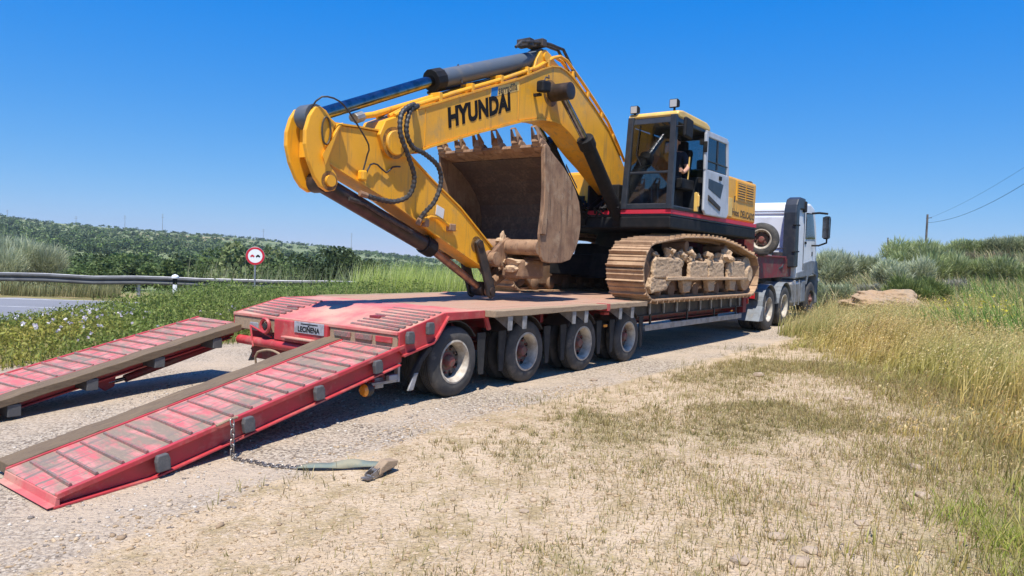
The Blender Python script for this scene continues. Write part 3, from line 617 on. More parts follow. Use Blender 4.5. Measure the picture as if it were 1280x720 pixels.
q = MB(); q.lathe([(.0005, -.03), (.035, -.03), (.045, 0), (.0005, 0)], (UR - .05, 2.16, .685), 'x', 16, closed=False); q.box(UR - .075, UR - .05, 2.11, 2.21, .67, .70); q.build('pulley_hub', Mt['dark'], T)
MB().tube([(UR - .02, .9, .47), (UR - .02, 2.75, .47)], .055, 14).build('cross_tube', Mt['red'], T, smooth=True)
MB().box(UR - .02, UR + .1, 2.38, 2.55, .60, .70).build('tube_socket', Mt['grey'], T, bevel=.01)
MB().tube([(UR - .04, 2.5, .66), (UR - .10, 2.35, .42)], .012, 6).tube([(UR - .04, 2.5, .66), (UR - .02, 2.1, .55)], .012, 6).build('stay_rod', Mt['red'], T)
MB().box(UR + .05, UR + .12, .3, 2.6, .25, .60).build('rear_crossmember', Mt['red_dark'], T)
pts = [(UR - .1, 1.75 + .5 * t, .36 + .05 * math.sin(3.1 * t)) for t in np.linspace(0, 1, 9)]
MB().tube(pts + [(UR - .1, 2.30, .30), (UR - .08, 2.31, .2)], .014, 8).build('loose_hose', Mt['wood'], T, smooth=True)
for vv in (.06,):
    q = MB(); q.lathe([(.0005, -.035), (.045, -.03), (.062, -.01), (.065, .0), (.0005, .0)], (-1.30, vv, .235), 'x', 20, closed=False); q.build('rear_lamp', Mt['amber'], T, smooth=True)
    q = MB(); q.lathe([(.0005, .0), (.068, .0), (.068, .05), (.05, .09), (.0005, .09)], (-1.30, vv, .235), 'x', 20, closed=False); q.build('lamp_housing', Mt['dark'], T, smooth=True)
    MB().box(-1.22, -.85, vv - .02, vv + .02, .27, .30).box(-.87, -.84, vv - .03, vv + .03, .27, .62).build('lamp_arm', Mt['grey'], T, bevel=.004)
    MB().box(-1.12, -1.0, vv + .04, vv + .16, .22, .33).box(-1.02, -.9, vv - .06, vv, .30, .36).build('lamp_bracket', Mt['grey'], T, bevel=.008)
    MB().box(-1.14, -1.11, vv + .05, vv + .15, .23, .32).build('tail_lamp', Mt['redlens'], T, bevel=.006)
pad_me = None
def pad(u, v, z, parent, rot=0.0, nm='rubber_pad', side=-1):
    global pad_me
    loc = tuple(np.array([u, v, z]) - T.off)
    if pad_me is None:
        q = MB(); q.prism([(-.05, -.065), (.05, -.065), (.055, .02), (.04, .065), (-.04, .065), (-.055, .02)], -.035, .012); pad_me = q.build(nm, Mt['pad'], None, parent, loc=loc, rot=(0, rot, 0), bevel=.01); return pad_me
    c = copy_piece(pad_me, parent, loc, (0, rot, 0)); c.name = nm; return c
pad(-.80, V0 - .02, .735, T.o); pad(-.50, V0 - .02, .815, T.o)
# ramps
RT0, RT1 = (-.85, .655), (-4.10, -.105)                   # top line of a ramp, hinge to foot
sl = (RT0[1] - RT1[1]) / (RT0[0] - RT1[0])
def rz(u): return RT0[1] + (u - RT0[0]) * sl
def ramp(vo, sg):
    """vo: outer edge, sg: +1 when inner side lies at larger v"""
    def vr(a, b): return (vo + sg * a, vo + sg * b) if sg > 0 else (vo + sg * b, vo + sg * a)
    Wp = .88
    a, b_ = vr(.0, Wp)
    p = MB(); p.prism([(RT0[0], rz(RT0[0])), (RT1[0], rz(RT1[0])), (RT1[0], rz(RT1[0]) - .02), (RT0[0], rz(RT0[0]) - .02)], a, b_)
    rp = p.build('ramp', Mt['red_worn'], T, bevel=.004)
    for o_, nm in ((.035, 'outer'), (Wp - .06, 'inner'), (.45, 'mid')):
        a, b_ = vr(o_, o_ + .02)
        w = MB(); w.prism([(RT0[0] + .0, rz(RT0[0]) - .02), (RT1[0] + .02, rz(RT1[0]) - .02), (RT1[0] + .02, rz(RT1[0]) - .065), (-3.45, rz(-3.45) - .175), (RT0[0], rz(RT0[0]) - .175)], a, b_); w.build('beam_web', Mt['red'], T, rp)
        a, b_ = vr(o_ - .05, o_ + .06)
        w = MB(); w.strip([(RT1[0] - .02, rz(RT1[0]) - .072), (-3.45, rz(-3.45) - .178), (RT0[0] - .05, rz(RT0[0] - .05) - .178)], a, b_, -.016); w.build('bottom_flange', Mt['red'], T, rp, bevel=.003)
    a, b_ = vr(-.012, .03)
    w = MB(); w.prism([(RT0[0], rz(RT0[0]) + .012), (RT1[0], rz(RT1[0]) + .012), (RT1[0], rz(RT1[0]) - .03), (RT0[0], rz(RT0[0]) - .03)], a, b_); w.build('top_edge_strip', Mt['red'], T, rp, bevel=.006)
    a, b_ = vr(Wp - .02, Wp + .004)
    w = MB(); w.prism([(RT0[0], rz(RT0[0]) + .012), (RT1[0], rz(RT1[0]) + .012), (RT1[0], rz(RT1[0]) - .03), (RT0[0], rz(RT0[0]) - .03)], a, b_); w.build('inner_edge_strip', Mt['red'], T, rp, bevel=.004)
    a, b_ = vr(-.01, Wp)                                   # foot lip
    w = MB(); w.prism([(RT1[0] + .02, rz(RT1[0]) + .004), (RT1[0] - .005, rz(RT1[0]) - .012), (RT1[0] - .015, rz(RT1[0]) - .065), (RT1[0] - .06, rz(RT1[0]) - .070), (RT1[0] - .06, rz(RT1[0]) - .078), (RT1[0] + .02, rz(RT1[0]) - .074)], a, b_); w.build('foot_lip', Mt['red_dusty'], T, rp, bevel=.004)
    a, b_ = vr(Wp + .006, Wp + .245)                        # timber runner, with an uneven top
    n = 26; us = np.linspace(RT0[0] + .10, RT1[0] + .02, n + 1); top = [(x, rz(x) + .018 + random.uniform(-.005, .005)) for x in us]; bot = [(x, rz(x) - .062 + random.uniform(-.006, .006)) for x in us]
    w = MB(); w.prism(top + bot[::-1], a, b_); w.build('timber_runner', Mt['runner'], T, rp, bevel=.006)
    a, b_ = vr(.05, Wp - .06)
    rib_row(18, (RT1[0] + .04, rz(RT1[0] + .04)), (RT0[0] - .04, rz(RT0[0] - .04)), a, b_, rp, Mt['rib'], .013, .018, .05 * sg)
    for x in (-3.39, -2.67, -1.95, -1.24):
        pad(x, vo - sg * .02 if sg > 0 else vo + .02 - .0, rz(x) - .085, rp, -math.atan(sl) * .5)
        a, b_ = vr(Wp - .10, Wp + .235); w = MB(); w.box(x - .06, x + .06, a, b_, rz(x) - .19, rz(x) - .066); w.build('timber_seat', Mt['pad'], T, rp, bevel=.008)
    # tilt cylinder below
    vm = (vr(.6, .7)[0] + vr(.6, .7)[1]) / 2
    w = MB(); w.prism([(-2.45, rz(-2.45) - .05), (-2.2, rz(-2.2) - .05), (-2.24, rz(-2.24) - .36), (-2.34, rz(-2.34) - .38), (-2.42, rz(-2.42) - .30)], vm - .02, vm + .02); w.build('cylinder_lug', Mt['red'], T, rp, bevel=.01)
    MB().tube([(-2.30, vm, rz(-2.3) - .30), (-2.12, vm, rz(-2.3) - .27)], .022, 10).build('cylinder_rod', Mt['rod'], T, rp, smooth=True)
    MB().tube([(-2.12, vm, rz(-2.3) - .27), (-.95, vm, .36)], .045, 12).build('cylinder_barrel', Mt['red_dark'], T, rp, smooth=True)
    return rp
ramp_near = ramp(V0, 1); ramp_far = ramp(3.86, -1)
# gooseneck, bulkhead and spare wheel
g = MB(); g.prism([(10.0, .55), (10.35, .55), (10.75, 1.30), (14.1, 1.36), (14.1, 1.72), (13.2, 1.88), (10.55, 1.84), (10.1, 1.30), (10.0, .95)], .16, .30); g.build('gooseneck_beam', Mt['red_dark'], T, bevel=.012)
g = MB(); g.prism([(10.0, .55), (10.35, .55), (10.75, 1.30), (14.1, 1.36), (14.1, 1.72), (13.2, 1.88), (10.55, 1.84), (10.1, 1.30), (10.0, .95)], 2.60, 2.74); g.build('gooseneck_beam', Mt['red_dark'], T, bevel=.012)
MB().box(10.5, 13.3, .12, 2.78, 1.845, 1.885).build('gooseneck_plate', Mt['red_dark'], T, bevel=.006)
MB().box(10.0, 10.2, .1, 2.8, .55, 1.30).build('gooseneck_front_plate', Mt['red_dark'], T, bevel=.01)
MB().box(10.46, 10.54, .1, 2.8, 1.86, 2.30).box(10.42, 10.58, .08, 2.82, 2.30, 2.35).build('bulkhead', Mt['red_dark'], T, bevel=.008)
MB().box(13.55, 14.05, .13, .16, 1.62, 1.80).build('side_reflector', Mt['redlens'], T, bevel=.004)
MB().box(10.52, 10.58, .06, .14, 1.76, 1.84).build('marker_lamp', Mt['amber'], T, bevel=.008)
MB().box(10.30, 10.36, .10, .62, .74, .86).build('marker_lamp', Mt['redlens'], T, bevel=.008, label='red rear marker lamp below the gooseneck')
for uu, vv in ((3.42, .0), (9.2, .09)): MB().box(uu, uu + .10, vv, vv + .02, .60, .64).build('marker_lamp', Mt['amber'], T, bevel=.006)
MB().box(3.45, 3.60, .02, .10, .78, .82).build('hand_lever', Mt['red'], T, bevel=.006)
sp = wheel(T, 10.86, .05, 2.24, .39, .215, .225, -1, twin=False, name='spare_wheel', dish=.11); sp.rotation_euler = (0, 0, R(-90) + R(6))
MB().box(10.86, 11.2, -.15, .3, 1.885, 1.93).box(10.97, 11.05, -.02, .12, 1.9, 2.3).build('spare_wheel_carrier', Mt['dark'], T, bevel=.01)
MB().tube([(13.3, .2, 1.75), (13.0, .15, 1.6), (12.7, .2, 1.55), (12.4, .3, 1.5)], .03, 8).tube([(13.2, .3, 1.7), (12.9, .22, 1.5), (12.5, .3, 1.42)], .025, 8).build('air_lines', Mt['hose'], T, smooth=True)
# text helper
def text_mesh(body, size, mat_, name, parent, X, Y, org, bold=0.0, ext=.0015, sx=1.0, shear=0.0, align='LEFT', off=(0, 0, 0)):
    cu = bpy.data.curves.new('txt', 'FONT'); cu.body = body; cu.size = size; cu.extrude = ext; cu.offset = bold; cu.shear = shear; cu.align_x = align; cu.resolution_u = 3; cu.space_character = 1.02
    tmp = bpy.data.objects.new('txt', cu); C.objects.link(tmp); dg = bpy.context.evaluated_depsgraph_get()
    me = bpy.data.meshes.new_from_object(tmp.evaluated_get(dg)); bpy.data.objects.remove(tmp); bpy.data.curves.remove(cu); me.name = name
    me.materials.clear(); me.materials.append(mat_)
    X = Vector(X).normalized(); Y = Vector(Y).normalized(); Z = X.cross(Y)
    Mx = Matrix((X * sx, Y, Z)).transposed().to_4x4(); Mx.translation = Vector(tuple(np.array(org) - np.array(off)))
    me.transform(Mx); o = bpy.data.objects.new(name, me); C.objects.link(o); o.parent = parent; return o
text_mesh('LECIÑENA', .085, Mt['ink'], 'plate_lettering', pl_, (0, -1, 0), (0, 0, 1), (UR - .060, 1.36, .675), .002, off=T.off, align='CENTER', sx=.95)
MB().prism_z([(UR - .060, 1.20), (UR - .0585, 1.20), (UR - .0585, 1.50), (UR - .060, 1.50)], .757, .768).build('plate_logo', Mt['ink'], T, pl_)
# ------------------------------------------------------------------ excavator
X = Root('excavator', 7.3, 1.52, .975, 'large yellow and black tracked excavator with folded boom standing on the trailer', 'excavator')
def P(mb, name, m, parent=None, **k): return mb.build(name, Mt[m] if isinstance(m, str) else m, X, parent, **k)
# ---- tracks
def track_path():
    pts = []
    c0 = (4.86, 1.455); r0 = .475; c1 = (9.76, 1.415); r1 = .435
    for a in np.radians(np.linspace(270, 95, 22)): pts.append((c0[0] + r0 * math.cos(a), c0[1] + r0 * math.sin(a)))
    pts += [(5.31, 1.995), (6.05, 2.075), (7.08, 2.115), (7.92, 2.105), (8.86, 2.005), (9.45, 1.90)]
    for a in np.radians(np.linspace(70, -90, 20)): pts.append((c1[0] + r1 * math.cos(a), c1[1] + r1 * math.sin(a)))
    pts.append((7.3, .98)); return np.array(pts)
def resample(P_, step):
    Q = np.vstack([P_, P_[:1]]); d = np.linalg.norm(np.diff(Q, axis=0), axis=1); s = np.concatenate([[0], np.cumsum(d)]); n = int(round(s[-1] / step))
    t = np.linspace(0, s[-1], n, endpoint=False); x = np.interp(t, s, Q[:, 0]); z = np.interp(t, s, Q[:, 1])
    x2 = np.interp((t + .01) % s[-1], s, Q[:, 0]); z2 = np.interp((t + .01) % s[-1], s, Q[:, 1]); return x, z, np.arctan2(z2 - z, x2 - x)
_tx = bpy.data.textures.new('caked_mud', 'CLOUDS'); _tx.noise_scale = .05; _tx.noise_depth = 5
def caked(o, k=.034):
    s_ = o.modifiers.new('cut', 'SUBSURF'); s_.subdivision_type = 'SIMPLE'; s_.levels = 4; s_.render_levels = 4
    d_ = o.modifiers.new('mud', 'DISPLACE'); d_.texture = _tx; d_.texture_coords = 'LOCAL'; d_.strength = k; d_.mid_level = .55
    for p_ in o.data.polygons: p_.use_smooth = True
sh_first = None
def track(va, vb, near):
    global sh_first
    tp = track_path(); sgn = 1 if near else -1
    ch = MB()
    cen = tp.mean(0); inner = [tuple(cen + (p - cen) * np.array([1 - .05 / max(.1, abs(p[0] - cen[0]) + .4), .88])) for p in tp]
    vm = (va + vb) / 2
    for a, b_ in ((vm - .14, vm - .07), (vm + .07, vm + .14)):
        for i in range(len(tp)):
            j = (i + 1) % len(tp); ch.prism([tuple(tp[i]), tuple(tp[j]), inner[j], inner[i]], a, b_)
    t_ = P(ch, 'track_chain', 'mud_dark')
    xs, zs, an = resample(tp, .226); w = (vb - va) / 2
    for x, z, a in zip(xs, zs, an):
        loc = tuple(np.array([x, vm, z]) - X.off); rot = (0, -a + random.uniform(-.012, .012), 0)
        if sh_first is None:
            q = MB()                                        # path runs clockwise seen from the near side: local +z points inwards on some, so grousers sit on both test sides
            q.box(-.108, .108, -w, w, -.014, .012)
            for gx, gh in ((-.088, .062), (.01, .03), (.085, .026)): q.prism([(gx - .016, .01), (gx + .016, .01), (gx + .008, gh), (gx - .008, gh)], -w, w)
            sh_first = q.build('track_shoe', Mt['shoe'], None, t_, loc=loc, rot=rot, bevel=.004)
        else: copy_piece(sh_first, t_, loc, rot)
    # frame
    ve = va if near else vb; s = sgn
    def vv(a, b_): return (ve + s * a, ve + s * b_) if s > 0 else (ve + s * b_, ve + s * a)
    a, b_ = vv(.22, .55)
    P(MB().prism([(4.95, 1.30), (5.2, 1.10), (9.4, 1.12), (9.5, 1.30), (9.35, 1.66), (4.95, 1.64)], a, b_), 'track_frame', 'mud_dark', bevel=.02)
    a, b_ = vv(.025, .10)
    for u0, u1, zt in ((4.80, 5.98, 1.70), (6.32, 7.22, 1.66), (7.26, 8.08, 1.66), (8.30, 9.34, 1.69)):
        P(MB().prism([(u0, 1.34), (u1, 1.33), (u1 - .03, zt - .03), (u1 - .12, zt), (u0 + .10, zt), (u0, zt - .06)], a, b_), 'frame_guard', 'mud', bevel=.025); caked(C.objects[-1])
    a, b_ = vv(.0, .16)
    P(MB().prism([(5.3, 1.37), (9.45, 1.36), (9.45, 1.30), (5.3, 1.305)], a, b_), 'frame_ledge', 'mud', bevel=.012); caked(C.objects[-1], .022)
    a, b_ = vv(.03, .14)
    P(MB().prism([(4.75, 1.36), (5.55, 1.30), (5.35, 1.14), (4.75, 1.09), (4.70, 1.2)], a, b_), 'frame_nose', 'mud', bevel=.02); caked(C.objects[-1])
    for uu in (6.1, 7.3, 8.5): P(MB().prism([(uu, 1.30), (uu + .42, 1.30), (uu + .34, 1.08), (uu + .08, 1.08)], a + .03 * s, b_ + .03 * s), 'roller_guard', 'mud', bevel=.015); caked(C.objects[-1])
    for uu in np.linspace(5.35, 9.25, 8):
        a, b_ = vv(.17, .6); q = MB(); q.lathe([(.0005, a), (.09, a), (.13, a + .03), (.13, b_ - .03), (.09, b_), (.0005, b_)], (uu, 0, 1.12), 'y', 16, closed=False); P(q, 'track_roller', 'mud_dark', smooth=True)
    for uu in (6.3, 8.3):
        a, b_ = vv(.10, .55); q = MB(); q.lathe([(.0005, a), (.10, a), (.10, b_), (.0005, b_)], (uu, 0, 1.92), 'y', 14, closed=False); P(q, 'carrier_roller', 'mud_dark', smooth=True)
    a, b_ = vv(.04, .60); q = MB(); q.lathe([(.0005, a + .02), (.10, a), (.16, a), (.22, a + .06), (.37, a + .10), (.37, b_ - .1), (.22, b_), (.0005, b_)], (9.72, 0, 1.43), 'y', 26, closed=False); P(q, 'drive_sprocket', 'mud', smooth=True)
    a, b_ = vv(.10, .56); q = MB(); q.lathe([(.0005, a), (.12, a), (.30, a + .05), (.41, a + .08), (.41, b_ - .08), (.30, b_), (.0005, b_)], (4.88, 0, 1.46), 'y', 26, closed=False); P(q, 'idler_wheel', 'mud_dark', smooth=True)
    return t_
def lump(c, r, seed, sq=(1, 1, 1)):
    g = np.random.default_rng(seed); bm = bmesh.new(); bmesh.ops.create_icosphere(bm, subdivisions=3, radius=1)
    ph = g.uniform(0, 6, 9)
    for v in bm.verts:
        p = v.co; k = 1 + .28 * math.sin(3.1 * p.x + ph[0]) * math.cos(2.7 * p.y + ph[1]) + .22 * math.sin(5.2 * p.z + ph[2] + 2 * p.x) + .14 * math.sin(9 * p.x + ph[3]) * math.sin(8 * p.z + ph[4]) + g.uniform(-.09, .09)
        v.co = Vector((p.x * k * r * sq[0] + c[0], p.y * k * r * sq[1] + c[1], p.z * k * r * sq[2] + c[2]))
    m = MB(); m.v = [tuple(v.co) for v in bm.verts]; m.f = [tuple(v.index for v in f_.verts) for f_ in bm.faces]; m.m = [0] * len(m.f); bm.free(); return m
tr_near = track(-.15, .53, True); tr_far = track(2.51, 3.19, False)
for i, (uu, zz, r_) in enumerate(((5.55, 1.82, .13), (5.95, 1.74, .09), (6.15, 1.74, .18), (6.42, 1.80, .17), (6.6, 1.7, .12), (7.05, 1.72, .12), (7.35, 1.76, .17), (7.5, 1.70, .13), (8.05, 1.74, .16), (8.30, 1.80, .2), (8.55, 1.73, .17), (8.85, 1.70, .12), (5.0, 1.76, .08), (9.2, 1.72, .09))):
    P(lump((uu, -.04 + .03 * (i % 3), zz - .03), r_ * .9, 20 + i, (1, .7, .85)), 'mud_clod', 'mud')
# ---- car body and slew ring
P(MB().prism([(6.5, 1.25), (8.6, 1.25), (8.5, 1.75), (8.2, 1.95), (6.7, 1.95), (6.6, 1.75)], .5, 2.54), 'undercarriage_frame', 'black', bevel=.03)
for sg in (-1, 1): P(MB().prism_z([(6.7, 1.52 + sg * .5), (7.1, 1.52 + sg * .5), (6.2, 1.52 + sg * 1.02), (5.7, 1.52 + sg * 1.02)], 1.30, 1.72), 'undercarriage_leg', 'black', bevel=.03)
P(MB().lathe([(.0005, 1.9), (.78, 1.9), (.80, 2.0), (.74, 2.18), (.0005, 2.18)], (7.3, 1.52, 0), 'z', 40, closed=False), 'slew_ring', 'black', smooth=True)
# ---- upper structure
foot_out = [(5.42, -.10), (5.42, .86), (5.55, .95), (5.55, 2.05), (5.62, 3.12), (9.4, 3.12), (9.95, 2.75), (10.22, 2.1), (10.28, 1.52), (10.22, .95), (10.05, .25), (9.92, -.12)]
P(MB().prism_z(foot_out, 2.20, 2.42), 'turntable_frame', 'black', bevel=.03)
P(MB().prism_z([(p[0], p[1]) for p in foot_out], 2.42, 2.455), 'deck_skirt', 'navy', bevel=.008)
def offs(pts, k): c = np.array(pts).mean(0); return [tuple(np.array(p) + (np.array(p) - c) / np.linalg.norm(np.array(p) - c) * k) for p in pts]
P(MB().prism_z(offs(foot_out, .012), 2.455, 2.53), 'red_stripe', 'stripe', bevel=.004)
P(MB().box(7.02, 9.92, -.10, .95, 2.53, 3.42), 'engine_side_cover', 'yellow', bevel=.05)
P(MB().box(7.25, 9.9, .97, 3.1, 2.53, 3.48), 'engine_hood', 'yellow', bevel=.06)
P(MB().prism_z([(9.93, -.02), (10.13, .25), (10.26, .95), (10.32, 1.52), (10.26, 2.1), (10.0, 2.75), (9.93, 2.9)], 2.54, 3.50), 'counterweight', 'navy', bevel=.05)
vent = P(MB().box(8.62, 9.72, -.112, -.098, 2.95, 3.36), 'vent_panel', 'yellow', bevel=.004)
for k in range(2):
    u0 = 8.70 + k * .52
    P(MB().box(u0, u0 + .44, -.118, -.112, 3.0, 3.32), 'vent_opening', 'inkbrown', vent)
    for i in range(6): P(MB().prism_z([(u0, -.13), (u0 + .44, -.13), (u0 + .44, -.118), (u0, -.118)], 3.01 + i * .053, 3.035 + i * .053), 'vent_slat', 'yellow', vent)
P(MB().box(8.18, 8.40, -.112, -.10, 2.60, 2.98), 'access_hatch', 'ltyellow', bevel=.004)
P(MB().tube([(8.47, -.13, 2.9), (8.47, -.13, 3.03)], .012, 6), 'hatch_handle', 'dark')
text_mesh('Hnos. DELICADO', .20, Mt['inkbrown'], 'side_lettering', X.o, (1, 0, -.02), (0, 0, 1), (8.42, -.104, 2.64), .003, off=X.off, sx=.92)
P(MB().tube([(8.1, .35, 3.4), (8.1, .35, 3.56)], .17, 18).tube([(8.1, .35, 3.56), (8.1, .35, 3.72)], .21, 18), 'air_cleaner', 'black', smooth=True)
P(MB().box(7.6, 8.5, .1, .7, 3.42, 3.5), 'hood_step', 'black', bevel=.02)
P(MB().tube([(8.9, 2.4, 3.4), (8.9, 2.4, 3.9)], .07, 14), 'exhaust_pipe', 'browncyl', smooth=True)
P(MB().box(5.66, 7.24, 1.64, 3.10, 2.54, 3.28), 'tool_box', 'yellow', bevel=.06)
P(MB().tube([(5.75, 1.95, 3.25), (5.75, 1.95, 3.95), (6.6, 1.95, 3.95), (6.6, 1.95, 3.3)], .02, 8), 'handrail', 'black', smooth=True)
# machinery between cab and tool box
mm = MB()
for i in range(16):
    a = random.uniform(5.5, 6.2); b_ = random.uniform(.95, 2.05); c_ = random.uniform(2.2, 2.7); mm.box(a, a + random.uniform(.05, .25), b_, b_ + random.uniform(.05, .22), c_, c_ + random.uniform(.05, .22))
for i in range(14):
    y = random.uniform(.95, 2.05); mm.tube([(5.45, y, 2.35 + random.uniform(0, .3)), (5.4 - random.uniform(0, .1), y + random.uniform(-.2, .2), 2.55), (5.9, y + random.uniform(-.1, .1), 2.85), (6.4, y, 2.8)], .022, 6)
P(mm, 'hydraulic_valves', 'black')
P(MB().box(5.5, 7.0, .96, 1.12, 2.53, 3.0).box(5.5, 7.0, 1.57, 1.62, 2.53, 3.0), 'boom_foot_bracket', 'black', bevel=.02)
# ---- boom
BV0, BV1 = 1.17, 1.56; VC = (BV0 + BV1) / 2
b_top = [(-.06, 3.20), (.24, 3.33), (.48, 3.43), (1.37, 3.78), (2.64, 4.28), (3.25, 4.56), (3.50, 4.66), (3.72, 4.70), (3.92, 4.68), (4.12, 4.62), (4.34, 4.52), (4.84, 4.28), (5.38, 3.98), (5.88, 3.57), (6.50, 2.98), (6.68, 2.75)]
b_bot = [(6.62, 2.50), (6.45, 2.42), (6.28, 2.50), (5.84, 2.87), (5.0, 3.28), (4.65, 3.43), (4.41, 3.55), (4.20, 3.68), (4.06, 3.74), (3.85, 3.81), (3.62, 3.83), (3.40, 3.82), (3.16, 3.79), (2.78, 3.70), (1.73, 3.36), (.72, 3.01), (.47, 2.90), (.28, 2.80), (.08, 2.78), (-.08, 2.86), (-.15, 3.02)]
boom = P(MB().prism(b_top + b_bot, BV0, BV1), 'boom', 'yellow', bevel=.01)
P(MB().strip([p for p in b_bot if .4 < p[0] < 6.0], BV0 - .022, BV1 + .022, .028), 'boom_bottom_plate', 'yellow', boom)
P(MB().strip([p for p in b_top if .3 < p[0] < 6.3], BV0 - .018, BV1 + .018, .022), 'boom_top_plate', 'yellow', boom)
for va in (BV0 - .045, BV1): P(MB().lathe([(.0005, va), (.14, va), (.15, va + .01), (.15, va + .035), (.14, va + .045), (.0005, va + .045)], (.09, 0, 2.95), 'y', 26, closed=False), 'boom_tip_boss', 'yellow', boom, smooth=True)
for a_ in (.62, 2.62): 
    zz = np.interp(a_, [p[0] for p in b_top], [p[1] for p in b_top]); zl = np.interp(a_, [.47, .72, 1.73, 2.78], [2.90, 3.01, 3.36, 3.70])
    P(MB().box(a_, a_ + .012, BV0 - .006, BV0, zl + .03, zz - .02), 'weld_seam', 'yellow', boom)
text_mesh('HYUNDAI', .345, Mt['ink'], 'boom_lettering', boom, (1.33, 0, .475), (-.12, 0, 1), (1.06, BV0 - .004, 3.305), .017, off=X.off, sx=.93)
st = P(MB().prism([(1.93, 3.865), (2.62, 4.105), (2.64, 4.25), (1.95, 4.01)], BV0 - .003, BV0 - .001), 'dealer_sticker', 'ltyellow', boom)
P(MB().prism([(1.95, 3.875), (2.10, 3.927), (2.11, 4.06), (1.96, 4.01)], BV0 - .005, BV0 - .003), 'sticker_logo', 'inkblue', boom)
text_mesh('serradilla', .155, Mt['inkbrown'], 'sticker_lettering', boom, (1.33, 0, .46), (-.1, 0, 1), (2.125, BV0 - .0045, 3.955), .002, off=X.off, sx=.82)
def along_top(u): return float(np.interp(u, [p[0] for p in b_top], [p[1] for p in b_top]))
q = MB()
for vo in (BV0 + .02, BV0 + .12, BV1 - .06):
    pts = [(.1, vo, along_top(.1) + .02), (.35, vo, along_top(.35) + .06)] + [(uu, vo, along_top(uu) + .075) for uu in (1.2, 2.2, 3.1)] + [(3.55, vo, 4.82), (3.75, vo, 4.89), (3.95, vo, 4.87), (4.4, vo, 4.66), (4.9, vo, 4.40), (5.4, vo, 4.12), (5.85, vo, 3.74), (6.1, vo, 3.50)]
    q.tube(pts, .027, 8)
P(q, 'hydraulic_pipes', 'yellow', boom, smooth=True)
for uu in (.9, 1.55, 2.2, 2.85, 3.4, 4.15, 4.65, 5.15, 5.6):
    P(MB().box(uu - .03, uu + .03, BV0 - .01, BV0 + .2, along_top(uu) + .015, along_top(uu) + .135), 'pipe_clamp', 'yellow', boom, bevel=.008)
q = MB()
for dv in (0, .1):
    q.tube([(3.0, VC - .12 + dv, 4.92), (3.25, VC - .12 + dv, 5.0), (3.5, VC - .15 + dv, 5.02), (3.75, VC - .1 + dv, 5.05), (3.95, VC - .1 + dv, 5.06), (4.1, VC - .15 + dv, 4.86), (4.2, VC - .2 + dv, 4.65)], .026, 8)
q.tube([(2.5, VC - .2, 4.72), (2.62, VC - .22, 4.83), (2.95, VC - .18, 4.92), (3.2, VC - .14, 4.97)], .024, 8)
P(q, 'boom_top_hoses', 'hose', boom, smooth=True)
P(MB().box(2.85, 2.97, VC - .2, VC + .05, 4.84, 4.96).box(3.2, 3.32, VC - .2, VC + .1, 4.92, 5.04), 'hose_couplings', 'dark', boom, bevel=.01)
for va in (VC - .17, VC + .10):
    P(MB().prism([(3.0, 4.46), (3.10, 4.70), (3.20, 4.84), (3.34, 4.90), (3.48, 4.86), (3.62, 4.78), (3.98, 4.66)], va, va + .07), 'cylinder_lug', 'yellow', boom, bevel=.012)
P(MB().tube([(3.34, VC - .20, 4.78), (3.34, VC + .20, 4.78)], .075, 18), 'lug_pin', 'yellow', boom, smooth=True)
# side lamp on boom
lm = P(MB().prism([(2.92, 4.13), (3.14, 4.16), (3.14, 4.33), (2.92, 4.31)], BV0 - .24, BV0 - .10), 'boom_lamp', 'black', boom, bevel=.03)
P(MB().tube([(3.05, BV0 - .15, 4.30), (3.12, BV0 - .14, 4.40), (3.3, BV0 - .08, 4.43), (3.38, BV0 - .02, 4.5)], .012, 6), 'lamp_cable', 'hose', boom, smooth=True)
P(MB().box(3.0, 3.06, BV0 - .12, BV0, 4.10, 4.14), 'lamp_stay', 'black', boom)
# ---- arm cylinder (slate barrel above the boom, bare rod)
def cyl2(name, a, b_, c_, rb, rr, vm, mb, mr, parent=None):
    """gland at b_: rod from a to b_, barrel from b_ to c_ (u,z)"""
    A, B, D = ((p[0], vm, p[1]) for p in (a, b_, c_))
    ba = P(MB().tube([B, D], rb, 22), name, mb, parent, smooth=True)
    dirv = (Vector(D) - Vector(B)).normalized()
    P(MB().tube([A, B], rr, 18), 'piston_rod', mr, ba if parent is None else parent, smooth=True)
    P(MB().tube([tuple(Vector(B) - dirv * .05), tuple(Vector(B) + dirv * .14)], rb * 1.22, 12), 'gland', 'black', ba if parent is None else parent, bevel=.01)
    for e, rad in ((A, rr * 1.9), (D, rb * 1.15)):
        P(MB().tube([(e[0], vm - .10, e[2]), (e[0], vm + .10, e[2])], rad, 16), 'rod_eye', mb, ba if parent is None else parent, smooth=True)
    return ba
ac = cyl2('arm_cylinder', (-1.02, 3.08), (.96, 3.92), (3.34, 4.78), .125, .075, VC, 'cyl', 'rod')
P(MB().tube([(1.4, VC - .13, 3.96), (1.45, VC, 4.24), (1.5, VC + .13, 4.0)], .012, 6).tube([(1.0, VC + .13, 3.78), (2.2, VC + .15, 4.20), (3.2, VC + .14, 4.62)], .022, 6), 'cylinder_pipe', 'hose', ac, smooth=True)
# ---- boom lift cylinders
for vm in (.98, BV1 + .19):
    bc = cyl2('boom_cylinder', (3.48, 4.24), (4.30, 3.60), (5.62, 2.36), .12, .062, vm, 'black', 'rod')
P(MB().tube([(3.48, .80, 4.24), (3.48, BV1 + .37, 4.24)], .115, 20), 'boom_cylinder_pin', 'browncyl', boom, smooth=True)
P(MB().lathe([(.0005, .78), (.10, .78), (.135, .79), (.135, 1.15), (.0005, 1.15)], (3.48, 0, 4.24), 'y', 22, closed=False), 'pin_boss', 'browncyl', boom, smooth=True)
